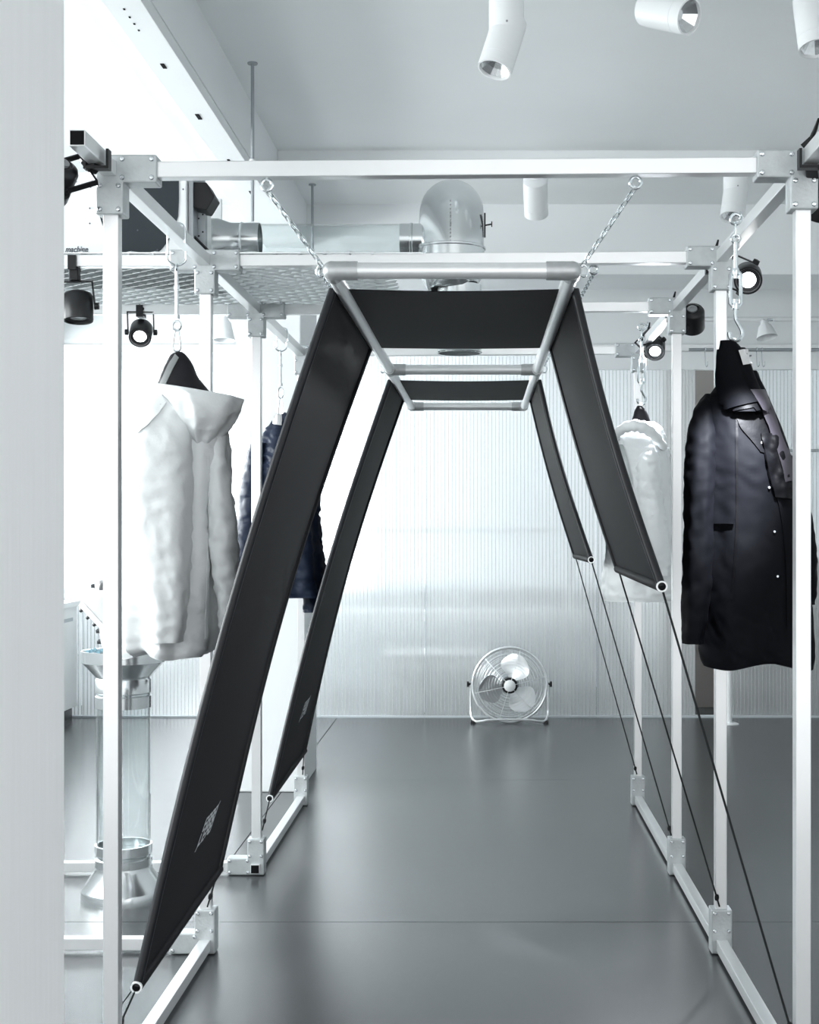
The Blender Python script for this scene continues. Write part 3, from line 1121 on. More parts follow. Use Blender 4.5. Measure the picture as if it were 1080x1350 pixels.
# ---- navy jacket
D = 6.05
nj = thing('navy_jacket', 'navy blue padded jacket hanging from a wire hook behind the wide black fabric strip', 'jacket', P(376, 810, D))
bn = loft([(547, 363, 378, 0.0, 0.012), (556, 359, 388, 0.0, 0.03), (575, 350, 398, 0.0, 0.06), (600, 342, 406, 0.0, 0.1), (650, 338, 413, 0.0, 0.12), (720, 336, 421, 0.0, 0.13),
           (770, 337, 428, 0.0, 0.13), (787, 339, 430, 0.0, 0.125)], D, 80, 100, wr=0.011, fold=0.008, kf=6, seed=2.9, pucker=0.008)
obj('jacket_body', bn, 'coat_navy', nj, smooth=True)
obj('sleeve', loft([(585, 333, 350, -0.05, 0.03), (640, 322, 347, -0.07, 0.055), (700, 318, 344, -0.08, 0.058), (760, 316, 341, -0.08, 0.05), (792, 317, 338, -0.08, 0.045)],
                   D, 56, 80, wr=0.009, seed=5.9, pucker=0.008), 'coat_navy', nj, smooth=True)
obj('sleeve', loft([(590, 396, 412, 0.05, 0.03), (650, 399, 420, 0.05, 0.055), (720, 399, 422, 0.05, 0.05), (780, 398, 420, 0.05, 0.05), (808, 398, 418, 0.05, 0.04)],
                   D, 56, 80, wr=0.009, seed=3.9, pucker=0.008), 'coat_navy', nj, smooth=True)
sf = Surf(bn)
obj('neck_label', patch(sf, [(360.5, 546), (360, 560)], [(372.5, 545), (371, 561)], D, 6, 5, 0.006, 0.001), 'label_white', nj)
obj('collar_roll', patch(sf, [(372, 548), (375, 565), (368, 590), (360, 620)], [(377, 546), (392, 566), (388, 595), (374, 625)], D, 20, 8, 0.012, 0.006, 0.01), 'coat_navy', nj, smooth=True)
obj('zip', patch(sf, [(361, 600), (359, 660), (356, 720), (352, 780)], [(363, 600), (361, 660), (358, 720), (354, 780)], D, 24, 3, 0.006, 0.003), 'coat_black_gloss', nj)
obj('zip_pull', patch(sf, [(354, 657), (354, 660)], [(362, 658), (362, 661)], D, 3, 4, 0.012, 0.002), 'bolt', nj)

# ---- white jacket on the other side
D = 6.12
wj = thing('white_jacket', 'white puffy jacket with black neck hanging between the narrow posts', 'jacket', P(842, 794, D))
bw = loft([(556, 836, 862, 0.0, 0.03), (566, 818, 872, 0.0, 0.06), (590, 808, 879, 0.0, 0.1), (640, 803, 884, 0.0, 0.125), (720, 799, 887, 0.0, 0.13), (775, 797, 886, 0.0, 0.13), (792, 799, 882, 0.0, 0.12)],
          D, 80, 90, wr=0.010, fold=0.006, kf=6, seed=4.9, pucker=0.006)
obj('jacket_body', bw, 'coat_white', wj, smooth=True)
obj('sleeve', loft([(585, 846, 862, -0.06, 0.03), (610, 836, 866, -0.09, 0.06), (660, 835, 870, -0.1, 0.065), (720, 842, 876, -0.1, 0.06), (758, 850, 878, -0.1, 0.05)], D, 56, 70, wr=0.009, seed=6.1, pucker=0.008),
    'coat_white', wj, smooth=True)
obj('sleeve', loft([(590, 866, 882, 0.03, 0.04), (650, 868, 892, 0.03, 0.055), (720, 872, 896, 0.03, 0.05), (770, 874, 894, 0.03, 0.04)], D, 56, 60, wr=0.009, seed=3.1, pucker=0.008),
    'coat_white', wj, smooth=True)
nb = loft([(535, 840, 846, 0.0, 0.008), (543, 836, 853, 0.0, 0.025), (566, 830, 861, 0.0, 0.04)], D, 40, 24, wr=0.003, seed=1.3)
obj('collar_lining', nb, 'lining_dark', wj, smooth=True)
obj('collar_roll', MB().tube([P(a, b, D + c) for a, b, c in cr([(812, 578, -0.06), (820, 566, -0.1), (836, 561, -0.13), (852, 565, -0.13), (866, 577, -0.11), (877, 592, -0.08)], 30)],
                             [0.014 + 0.013 * math.sin(PI * i / 29) + 0.003 * math.sin(i * 1.7) for i in range(30)], 14), 'coat_white', wj, smooth=True)
sf = Surf(bw)
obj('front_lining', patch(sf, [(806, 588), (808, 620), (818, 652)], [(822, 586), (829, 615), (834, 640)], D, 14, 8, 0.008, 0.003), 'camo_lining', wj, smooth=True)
snap(sf, 872, 592, D, wj, 0.006)


# ---- hangers: bent wire hook + rod + snap ring (left) / eye bolt + turnbuckle + hook (right)
def ring(m, c, rx, rz, w, n=20, axis='y'):
    pts = []
    for k in range(n):
        t = 2 * PI * k / n
        pts.append(c + (V((rx * math.cos(t), 0, rz * math.sin(t))) if axis == 'y' else V((0, rx * math.cos(t), rz * math.sin(t)))))
    m.tube(pts, w, 7, closed=True)


def wire_hook(px, d, y_low, y_rod, y_snap, y_end, label):
    top = V((XL, d, ZL + B / 2 + 0.003))
    k = d / F
    t = thing('coat_hook', label, 'hook', P(px, y_end, d))
    zl = P(px, y_low, d).z
    x = P(px, 0, d).x
    pts = [V((XL + 0.026, d, ZL - 0.03)), V((XL + 0.024, d, ZL + 0.012)), V((XL + 0.012, d, ZL + 0.026)), V((XL - 0.012, d, ZL + 0.026)),
           V((XL - 0.024, d, ZL + 0.010)), V((XL - 0.024, d, ZL - 0.06)), V((x - 0.028, d, zl + 0.045)), V((x - 0.026, d, zl + 0.015)), V((x, d, zl)),
           V((x + 0.024, d, zl + 0.012)), V((x + 0.027, d, zl + 0.04))]
    obj('bent_wire', MB().tube([V(p) for p in cr([tuple(p) for p in pts], 60)], 0.0032, 8), 'zinc', t, smooth=True)
    z1, z2 = P(px, y_rod, d).z, P(px, y_snap, d).z
    m = MB()
    m.tube([V((x, d, zl - 0.012)), V((x, d, z1 + 0.012))], 0.0055, 10)
    ring(m, V((x, d, zl - 0.006)), 0.008, 0.010, 0.003, axis='x')
    for zz in (zl - 0.07, z1 + 0.01):
        m.lathe([(0.0001, 0), (0.009, 0.0), (0.009, 0.012), (0.0001, 0.012)], V((x, d, zz)), V((0, 0, 1)), 6)
    obj('turnbuckle_rod', m, 'zinc', t, smooth=True)
    m = MB()
    ring(m, V((x, d, (z1 + z2) / 2)), 0.012, (z1 - z2) / 2 + 0.004, 0.0032)
    obj('swivel_ring', m, 'zinc', t, smooth=True)
    ze = P(px, y_end, d).z
    pts = [V((x - 0.004, d, z2 + 0.002)), V((x - 0.011, d, ze + 0.02)), V((x - 0.008, d, ze + 0.003)), V((x, d, ze)), V((x + 0.009, d, ze + 0.003)),
           V((x + 0.011, d, ze + 0.02)), V((x + 0.004, d, z2 + 0.002))]
    obj('snap_ring', MB().tube([V(p) for p in cr([tuple(p) for p in pts], 30)] , 0.0024, 7), 'zinc', t, smooth=True)


wire_hook(233, 3.95, 350, 425, 434, 463, 'bent steel wire hook with turnbuckle above the white hooded coat')
wire_hook(370, 6.05, 463, 512, 524, 547, 'bent steel wire hook with turnbuckle above the navy jacket')


def turnbuckle(px, d, ys, label):
    """ys: eye, body top, body bottom, hook bottom (pixel rows)"""
    x = P(px, 0, d).x
    z = [P(px, y, d).z for y in ys]
    t = thing('turnbuckle_hook', label, 'hook', V((x, d, z[3])))
    s = (z[1] - z[2]) / 0.11
    m = MB()
    ring(m, V((x, d, z[0])), 0.015, 0.015, 0.0045)
    m.tube([V((x + 0.012, d, z[0] + 0.006)), V((XR - 0.02, d, max(z[0] + 0.01, ZR - 0.004)))], 0.0045, 8)
    m.lathe([(0.0001, 0), (0.013, 0), (0.013, 0.004), (0.0001, 0.004)], V((XR - 0.0215, d, max(z[0] + 0.01, ZR - 0.004))), V((-1, 0, 0)), 12)
    obj('eye_bolt', m, 'zinc', t, smooth=True)
    m = MB()
    ring(m, V((x, d, z[0] - 0.03)), 0.006, 0.022, 0.003, axis='x')
    obj('shackle', m, 'zinc', t, smooth=True)
    m = MB()
    ring(m, V((x, d, z[0] - 0.056)), 0.012, 0.012, 0.004)
    m.tube([V((x, d, z[0] - 0.066)), V((x, d, z[1] - 0.02))], 0.0068, 10)
    obj('upper_eye', m, 'zinc', t, smooth=True)
    m = MB()
    for dx_ in (-0.015, 0.015):
        m.tube([V((x + dx_ * 0.5, d, z[1])), V((x + dx_, d, z[1] - 0.008)), V((x + dx_, d, z[2] + 0.008)), V((x + dx_ * 0.5, d, z[2]))], 0.0056, 8)
    for a in (z[1], z[2]):
        m.lathe([(0.0001, -0.009), (0.010, -0.009), (0.011, 0), (0.010, 0.009), (0.0001, 0.009)], V((x, d, a)), V((0, 0, 1)), 12)
    obj('turnbuckle_body', m, 'zinc', t, smooth=True)
    zb = z[3]
    pts = [V((x, d, z[2] + 0.02)), V((x, d, z[2] - 0.03)), V((x + 0.004, d, zb + 0.055)), V((x + 0.018, d, zb + 0.028)), V((x + 0.016, d, zb + 0.008)),
           V((x, d, zb)), V((x - 0.015, d, zb + 0.008)), V((x - 0.018, d, zb + 0.024))]
    obj('open_hook', MB().tube([V(p) for p in cr([tuple(p) for p in pts], 40)], 0.0058, 8), 'zinc', t, smooth=True)


turnbuckle(970, 3.92, (289, 358, 404, 449), 'zinc turnbuckle with open hook above the black coat')
turnbuckle(846, 6.12, (431, 472, 505, 533), 'zinc turnbuckle with open hook above the white puffy jacket')

# ================================================================ black clamp spotlights
def spot(pos, aim, clamp, label, lit=False, r=0.046, power=0, rail='y', lever=True, cone=48):
    """pos: centre of the can; aim: beam direction; clamp: point on the rail it grips"""
    aim = V(aim).normalized()
    clamp = V(clamp)
    t = thing('clamp_spotlight', label, 'spotlight', pos, 'black clamp spotlights on the rack')
    L = 0.085 * r / 0.046
    body = MB().lathe([(0.0001, -L / 2), (r * 0.55, -L / 2), (r * 0.60, -L / 2 - 0.004), (r * 0.9, -L / 2 + 0.003), (r, -L / 2 + 0.012), (r, L / 2), (r * 0.97, L / 2 + 0.004),
                       (r * 0.86, L / 2 + 0.004), (r * 0.84, L / 2 - 0.004), (0.0001, L / 2 - 0.012)], pos, aim, 32)
    obj('lamp_can', body, 'blackmetal', t, smooth=True)
    obj('rear_cap', MB().lathe([(0.0001, -L / 2 - 0.006), (r * 0.14, -L / 2 - 0.006), (r * 0.16, -L / 2 - 0.008), (r * 0.40, -L / 2 - 0.007), (r * 0.42, -L / 2 - 0.001), (0.0001, -L / 2 - 0.001)], pos, aim, 24),
        'greycap', t, smooth=True)
    obj('lens', MB().lathe([(0.0001, L / 2 - 0.004), (r * 0.52, L / 2 - 0.005), (r * 0.56, L / 2 - 0.008), (0.0001, L / 2 - 0.011)], pos, aim, 28), 'lens_lit' if lit else 'reflector', t, smooth=True)
    obj('reflector_ring', MB().lathe([(r * 0.56, L / 2 - 0.009), (r * 0.83, L / 2 - 0.004), (r * 0.83, L / 2 - 0.007), (r * 0.56, L / 2 - 0.0115)], pos, aim, 28, closed=True), 'greycap', t, smooth=True)
    # yoke
    side = (clamp - pos).cross(aim)
    side = side.normalized() if side.length > 1e-4 else V((1, 0, 0))
    to = (clamp - pos)
    back = (to - aim * to.dot(aim) * 0.4).normalized()
    top = pos + back * (r + 0.035)
    for s in (-1, 1):
        a = pos + side * s * (r + 0.006)
        obj('yoke_arm', MB().beam(a, a + (top - pos), 0.013, 0.004, up=side), 'blackmetal', t)
        obj('yoke_knob', MB().lathe([(0.0001, 0.016), (0.011, 0.014), (0.012, 0.0), (0.0001, 0.0)], pos + side * s * (r + 0.004), side * s, 12), 'blackplastic', t, smooth=True)
    obj('yoke_bridge', MB().beam(top - side * (r + 0.008), top + side * (r + 0.008), 0.014, 0.005, up=back), 'blackmetal', t)
    obj('gear_box', MB().beam(top, top.lerp(clamp, 0.8), 0.03, 0.034), 'blackplastic', t, bevel=0.004)
    ax = V((0, 1, 0)) if rail == 'y' else V((1, 0, 0))
    ot = V((1, 0, 0)) if rail == 'y' else V((0, 1, 0))
    h = B / 2 + 0.004
    m = MB()
    for s in (-1, 1):
        m.beam(clamp + ot * s * (h + 0.003) - V((0, 0, h)), clamp + ot * s * (h + 0.003) + V((0, 0, h * 0.7)), 0.026, 0.006, up=ot)
    m.beam(clamp - V((0, 0, h + 0.003)) - ot * (h + 0.006), clamp - V((0, 0, h + 0.003)) + ot * (h + 0.006), 0.026, 0.007)
    obj('rail_clamp', m, 'blackplastic', t)
    lv = clamp + V((0, 0, h))
    if lever:
      obj('clamp_lever', MB().tube([lv - ot * 0.02, lv + V((0, 0, 0.018)) - ax * 0.01, lv + V((0, 0, 0.028)) - ax * 0.045, lv + V((0, 0, 0.042)) - ax * 0.075], [0.006, 0.006, 0.005, 0.003], 8),
        'blackplastic', t, smooth=True)
    if power:
        l = bpy.data.lights.new('spot_beam', 'SPOT')
        l.energy = power
        l.spot_size = math.radians(cone)
        l.spot_blend = 1.0
        l.shadow_soft_size = 0.03
        l.color = (0.9, 0.94, 1.0)
        lo = bpy.data.objects.new('spot_beam', l)
        link(lo, t)
        lo.location = aim * (L / 2 + 0.012)
        lo.rotation_euler = aim.to_track_quat('-Z', 'Y').to_euler()


spot(P(986, 366, 4.55), (-0.16, -1, -0.42), (XR, 4.36 + 0.14, ZR), 'lit black spotlight clamped to the rail beside the turnbuckle of the black coat', True, 0.047, 25)
spot(P(913, 420, 5.45), (0.15, 0.85, -0.75), (XR, 5.42 + 0.06, ZR), 'switched-off black spotlight seen from behind, between two lit ones on the rail', False, 0.049)
spot(P(864, 458, 6.30), (-0.12, -0.8, -0.62), (XR, 6.3, ZR), 'lit black spotlight clamped to the rail above the white puffy jacket', True, 0.046, 75, cone=95)
spot(P(1084, 262, 3.40), (-0.155, 0.43, -0.66), (XR, 3.30 - 0.12, ZR), 'black spotlight clamped to the rail in front of the corner connector, over the black coat', True, 0.047, 230, cone=27)
spot(P(186, 438, 5.37), (0.1, -1, -0.75), (P(186, 0, 5.37).x, 5.37, ZL), 'lit black spotlight hanging under the mesh deck behind the white hooded coat', True, 0.044, 15, 'x')
spot(P(103, 404, 4.42), (0.05, -0.15, -1), (P(98, 0, 4.385).x, 4.385, ZL), 'downward black spotlight under the mesh deck next to the pillar', False, 0.048, 0, 'x', lever=False)
spot(P(72, 236, 3.12), (-0.5, 0.5, -0.7), (XL, 3.14, ZL), 'black spotlight clamped to the open end of the rail next to the near pillar', False, 0.045, lever=False)

# ================================================================ white ceiling spotlights
def can_light(px, py, d, aim, label, r=0.062, track_z=CEIL - 0.05, ty=None, up=0.2):
    """py: joint of the stem and the tilting head"""
    p = P(px, py, d)
    ty = d if ty is None else ty
    t = thing('ceiling_spotlight', label, 'spotlight', V((p.x, d, track_z)), 'white cylinder spotlights on the ceiling')
    aim = V(aim).normalized()
    obj('track_adapter', MB().span(p.x - 0.02, p.x + 0.02, d - 0.05, d + 0.05, track_z - 0.018, track_z), 'lamp_white', t, bevel=0.003)
    top = track_z - 0.018
    zb = p.z - 0.015
    n = 24
    # driver housing cut at a slant
    rows = []
    for f_ in (0, 1):
        rows.append([V((p.x + r * math.cos(a), d + r * math.sin(a), (top if f_ == 0 else zb - aim.x * 0.5 * r * math.cos(a) * 0.9))) for a in [2 * PI * k / n for k in range(n)]])
    m = MB().grid(rows, closed=True)
    m.f.append(tuple(range(n)))
    m.f.append(tuple(reversed(range(n, 2 * n))))
    obj('driver_housing', m, 'lamp_white', t, smooth=True)
    h0 = V((p.x, d, zb)) - aim * 0.02
    L = 0.175
    hd = obj('lamp_head', MB().lathe([(0.0001, -0.05), (r * 0.6, -0.05), (r * 0.97, -0.03), (r, 0.0), (r, L * 0.74), (r * 0.985, L * 0.745), (r, L * 0.75), (r, L), (r * 0.9, L), (r * 0.88, L - 0.012), (r * 0.35, L - 0.05), (0.0001, L - 0.052)], h0, aim, 36),
             'lamp_white', t, smooth=True)
    a, b = frame(aim)
    rf = MB()
    n = 16
    rows = []
    for rr, zz in ((r * 0.885, L - 0.010), (r * 0.6, L - 0.03), (r * 0.3, L - 0.047)):
        rows.append([h0 + aim * zz + (a * math.cos(t_) + b * math.sin(t_)) * rr * (1.0 if k % 2 else 0.94) for k, t_ in enumerate([2 * PI * q / n for q in range(n)])])
    rf.grid(rows, closed=True)
    rf.f.append(tuple(range(2 * n, 3 * n)))
    obj('reflector', rf, 'reflector', hd)
    obj('tilt_screw', MB().lathe([(0.0001, 0.003), (0.004, 0.002), (0.004, 0), (0.0001, 0)], V((p.x, d - r, zb + 0.02)), V((0, -1, 0)), 8), 'greycap', t)


can_light(668, 38, 4.83, (-0.30, -0.25, -1), 'white cylinder ceiling spotlight tilted toward the hooded coat side, above the front cross bar')
can_light(866, 8, 4.83, (0.75, -0.75, -0.45), 'white cylinder ceiling spotlight swivelled to face the camera showing its reflector')
can_light(1070, 8, 4.83, (0.06, -0.25, -1), 'white cylinder ceiling spotlight pointing down at the edge of the ceiling over the black coat')
can_light(706, 246, 7.36, (0.05, 0.6, -0.6), 'white cylinder ceiling spotlight behind the front cross bar near the duct', r=0.066)
can_light(970, 250, 7.36, (-0.18, -0.3, -1), 'white cylinder ceiling spotlight just beside the cast connector over the turnbuckle', r=0.066)

# small white lamp on the rear conduit, and conduit
zc_ = P(0, 421, 9.3).z
cdt = thing('ceiling_conduit', 'white horizontal conduit pipe under the rear beam', 'pipe', V((1.9, 9.3, zc_)))
obj('pipe_run', MB().tube([V((1.25, 9.3, zc_)), V((3.2, 9.3, zc_))], 0.017, 14), 'lamp_white', cdt, smooth=True)
for x in (1.4, 3.0):
    obj('drop_rod', MB().tube([V((x, 9.3, zc_)), V((x, 9.3, CEIL))], 0.006, 8), 'zinc', cdt)
p = P(1008, 428, 9.22)
rl = thing('bell_lamp', 'small white bell-shaped lamp hanging from the rear conduit over the coat rail', 'lamp', p)
obj('lamp_shade', MB().lathe([(0.0001, 0.012), (0.022, 0.01), (0.028, -0.012), (0.045, -0.03), (0.072, -0.11), (0.066, -0.11), (0.04, -0.03), (0.0001, -0.01)], p + V((0, 0, 0.015)), V((-0.12, 0.25, 1)), 28), 'lamp_white', rl, smooth=True)
obj('lamp_stem', MB().tube([p, p + V((0.004, 0.05, 0.035)), V((p.x + 0.004, 9.3, zc_ - 0.016))], 0.012, 10), 'lamp_white', rl, smooth=True)
obj('clip_knob', MB().tube([p + V((0.02, 0, 0.03)), p + V((0.055, 0, 0.032))], 0.010, 10), 'zinc', rl, smooth=True)
p = P(296, 420, 9.22)
rl = thing('bell_lamp', 'small white bell-shaped lamp in front of the bright rear wall beside the far pillar', 'lamp', p)
obj('lamp_shade', MB().lathe([(0.0001, 0.012), (0.022, 0.01), (0.028, -0.012), (0.045, -0.03), (0.075, -0.15), (0.069, -0.15), (0.04, -0.03), (0.0001, -0.01)], p + V((0, 0, 0.0)), V((0, 0.1, 1)), 28), 'lamp_white', rl, smooth=True)
obj('lamp_stem', MB().tube([p, V((p.x, p.y, CEIL))], 0.008, 8), 'lamp_white', rl, smooth=True)

# ceiling drop rods
for px, py0, d, yb, lab in ((333, 83, 5.9, 292, 'thin threaded steel rod hanging from the ceiling over the metal duct reducer'),
                            (412, 243, 8.0, 332, 'thin dark steel rod hanging from the ceiling behind the clear tube')):
    p, q = P(px, py0, d), P(px, yb, d)
    t = thing('ceiling_rod', lab, 'rod', V((p.x, d, CEIL)))
    obj('threaded_rod', MB().tube([V((p.x, d, CEIL)), V((p.x, d, q.z))], 0.0075, 8), 'machine_metal', t, smooth=True)
    obj('ceiling_plate', MB().lathe([(0.0001, 0), (0.022, 0), (0.022, 0.006), (0.0001, 0.006)], V((p.x, d, CEIL - 0.006)), V((0, 0, 1)), 16), 'machine_metal', t)
    zz = P(px, 215, d).z if d < 7 else q.z
    obj('rod_coupling', MB().lathe([(0.0001, 0), (0.014, 0), (0.014, 0.035), (0.0001, 0.035)], V((p.x, d, zz - 0.02)), V((0, 0, 1)), 10), 'lamp_white', t)

# cable tray with slots under the long beam
TZ = H + 1.684
tr = thing('cable_tray', 'white slotted cable tray under the long ceiling beam', 'cable tray', V((-1.16, 4.0, TZ)))
obj('tray_body', MB().span(-1.222, -1.092, -0.9, 7.015, TZ, TZ + 0.046), 'paint', tr, bevel=0.002)
for y, l, w in [(2.62, .02, .012), (2.70, .012, .010), (2.78, .012, .010), (3.02, 0.02, 0.030), (3.12, .012, .009), (3.17, .012, .009), (3.23, .012, .009), (3.29, .012, .009),
                (3.42, .012, .007), (3.47, .012, .007), (3.62, .06, .014), (4.32, .07, .015), (4.45, .01, .006), (4.52, .01, .006), (4.58, .01, .006), (4.64, .01, .006),
                (5.0, .05, .014), (5.62, .07, .016), (6.3, .05, .012), (6.9, .06, .014)]:
    obj('tray_slot', MB().box((-1.165, y, TZ - 0.0005), (w, l, 0.004)), 'hollow_shade', tr)
obj('cable', MB().tube([V(p) for p in cr([(-1.08, 3.3, CEIL - 0.01), (-1.075, 3.32, CEIL - 0.2), (-1.078, 3.36, TZ + 0.16), (-1.084, 3.42, TZ + 0.1), (-1.09, 3.5, TZ + 0.045)], 24)], 0.006, 8), 'lamp_white', tr, smooth=True)

# ================================================================ ducts and the machine on the deck
D = 5.12
k = F / D
DR = 43 / k
cx = P(595, 0, D).x
zt = P(0, 268, D).z
de = thing('duct_elbow', 'galvanised round duct elbow with reducer cone and open outlet above the black panel', 'duct', V((cx, D, P(0, 466, D).z)))
pts = [V((cx, D + 0.42, zt))] + [V((cx, D + 0.16 - 0.16 * math.sin(a), zt - 0.16 + 0.16 * math.cos(a))) for a in [PI / 2 * i / 10 for i in range(11)]] + [V((cx, D, P(0, 327, D).z))]
obj('elbow', MB().tube(pts, DR, 36), 'galv', de, smooth=True)
z1, z2, z3, z4 = [P(0, y, D).z for y in (326, 346, 362, 380)]
rr = DR + 0.003
obj('collar', MB().lathe([(rr, 0), (rr + 0.004, -0.003), (rr + 0.004, -0.009), (rr, -0.012), (rr, z2 - z1), (rr - 0.006, z2 - z1)], V((cx, D, z1)), V((0, 0, 1)), 40), 'galv', de, smooth=True)
cx2 = P(606, 0, D).x
rs = 29 / k
obj('reducer_cone', MB().lathe([(DR, z2 - z3), (DR, 0), (rs + 0.01, z4 - z3), (rs, z4 - z3 - 0.004)], V((cx, D, z3)), V((0, 0, 1)), 40), 'galv', de, smooth=True)
zo = P(0, 466, D).z
obj('outlet', MB().lathe([(rs, z4 - zo + 0.01), (rs, 0.008), (rs + 0.003, 0.004), (rs, 0), (rs - 0.004, 0), (rs - 0.004, z4 - zo)], V((cx2, D, zo)), V((0, 0, 1)), 40), 'galv', de, smooth=True)
obj('outlet_bore', MB().lathe([(0.0001, 0.06), (rs - 0.0045, 0.06), (rs - 0.0045, 0.063), (0.0001, 0.063)], V((cx2, D, zo)), V((0, 0, 1)), 30), 'machine_metal', de)
zx = P(0, 316, D).z
rt = 21 / k
sad = V((P(551, 0, D).x + 0.01, D, zx))
obj('side_spigot', MB().lathe([(rt, -0.02), (rt, 0.028), (rt + 0.003, 0.031), (rt + 0.003, 0.037), (rt, 0.040), (rt, 0.076), (rt - 0.004, 0.076)], sad, V((-1, 0, 0)), 32), 'galv', de, smooth=True)
sm = MB()
for i in range(11):
    a = i / 10
    sm.box((cx, D - DR - 0.0005, z1 + (zt - 0.02 - z1) * a), (0.005, 0.003, 0.006))
obj('seam_rivets', sm, 'greycap', de)['kind'] = 'stuff'
px_ = P(640, 297, D)
obj('damper_lever', MB().box(px_ + V((-0.002, 0, 0)), (0.006, 0.016, 0.09)).tube([px_, px_ + V((0.022, 0, 0.004))], 0.003, 8).box(px_ + V((0.024, 0, 0.004)), (0.004, 0.006, 0.02)), 'blackplastic', de)
ct = thing('clear_duct', 'clear acrylic tube joining the metal reducer and the duct elbow', 'tube', V((P(440, 0, D).x, D, zx - rt)))
xa, xb = P(336, 0, D).x, P(530, 0, D).x
m = MB().lathe([(rt - 0.001, 0), (rt - 0.001, xb - xa), (rt - 0.004, xb - xa), (rt - 0.004, 0)], V((xa, D, zx)), V((1, 0, 0)), 40, closed=True)
obj('tube_wall', m, 'clear', ct, smooth=True)
rd = thing('duct_reducer', 'short galvanised duct reducer between the machine and the clear tube', 'duct', V((P(305, 0, D).x, D, zx - 0.08)))
rb2 = 28 / k
xs_ = [P(a, 0, D).x for a in (272, 288, 305, 318, 319.5, 321, 343)]
prof = [(rb2 - 0.005, 0), (rb2, 0), (rb2, xs_[1] - xs_[0]), (rt + 0.003, xs_[2] - xs_[0]), (rt + 0.003, xs_[3] - xs_[0]), (rt + 0.007, xs_[4] - xs_[0]), (rt + 0.003, xs_[5] - xs_[0]), (rt + 0.003, xs_[6] - xs_[0]), (rt, xs_[6] - xs_[0])]
obj('reducer_body', MB().lathe(prof, V((xs_[0], D, zx)), V((1, 0, 0)), 40), 'galv', rd, smooth=True)
obj('support_foot', MB().span(xs_[0] + 0.03, xs_[0] + 0.07, D - 0.03, D + 0.03, DZ + 0.008, zx - rb2 + 0.004), 'machine_metal', rd)

D = 4.60
k = F / D
mc = thing('air_machine', 'white machine casing with large dark grey panel standing on the mesh deck', 'machine', V((P(170, 0, D).x, D + 0.2, DZ)))
mx0, mx1 = P(20, 0, D).x, P(246, 0, D).x
mz0, mz1 = DZ + 0.008, P(0, 226, D).z
obj('casing', MB().span(mx0, mx1, D, D + 0.42, mz0, mz1), 'machine_white', mc, bevel=0.004)
sh_ = [(133, 236), (130, 262), (131, 282), (135, 296), (141, 311), (150, 326), (158, 336), (202, 336), (212, 330), (222, 318), (230, 302), (235, 285), (236, 262), (236, 236)]
obj('grey_panel', MB().prism([P(a, b, D) + V((0, -0.004, 0)) for a, b in sh_], (0, 0.006, 0)), 'machine_grey', mc)
for a, b in ((101, 240), (120, 247), (119, 275), (119, 295), (182, 304), (242, 250), (208, 330)):
    q = P(a, b, D)
    obj('screw', MB().lathe([(0.0001, 0.002), (0.0028, 0.002), (0.0028, 0), (0.0001, 0)], q + V((0, -0.0045, 0)), V((0, -1, 0)), 8), 'ink', mc)
# lettering on the casing
cu = bpy.data.curves.new('casing_lettering', 'FONT')
cu.body = 'machine'
cu.size = 0.030
cu.offset = 0.0006
cu.shear = 0.25
cu.extrude = 0.0006
cu.space_character = 1.02
tmp = bpy.data.objects.new('tmp_lettering', cu)
COL.objects.link(tmp)
bpy.context.view_layer.update()
me = bpy.data.meshes.new_from_object(tmp.evaluated_get(bpy.context.evaluated_depsgraph_get()))
bpy.data.objects.remove(tmp)
wd = max(v.co.x for v in me.vertices)
tw = (116.5 - 86) / k
for v in me.vertices:
    v.co = V((v.co.x * tw / wd, -v.co.z, v.co.y * 0.95))
me.materials.clear()
me.materials.append(MATS['ink'])
lo = bpy.data.objects.new('lettering', me)
link(lo, mc)
lo.location = P(86, 332.5, D) + V((0, -0.0012, 0)) - W[mc]
bx0 = P(247, 0, D).x
obj('side_bracket', MB().span(bx0, bx0 + 0.015, D + 0.02, D + 0.26, mz0, mz1 + 0.02).span(bx0, bx0 + 0.04, D + 0.10, D + 0.104, mz0, mz1 + 0.02), 'machine_metal', mc)
for z_ in (0.1, 0.16, 0.2, 0.24):
    for xx in (0.018, 0.032):
        obj('bracket_hole', MB().box((bx0 + xx, D + 0.0995, mz0 + z_ + xx), (0.005, 0.003, 0.005)), 'hollow_shade', mc)
q = P(264, 258, D + 0.06)
hexo = [(252, 240), (272, 240), (283, 259), (272, 277), (252, 273)]
obj('motor', MB().prism([P(a, b, D + 0.03) for a, b in hexo], (0, 0.1, 0)), 'blackplastic', mc, bevel=0.004)
obj('end_plate', MB().prism([P(a, b, 5.34) for a, b in ((262, 342), (262, 284), (265, 270), (274, 262), (292, 262), (292, 342))], (0, 0.02, 0)), 'machine_white', mc, bevel=0.003)
obj('cable_stub', MB().tube([P(250, 310, D + 0.05), P(262, 322, D + 0.05), P(273, 333, D + 0.05)], 0.012, 8), 'blackplastic', mc, smooth=True)

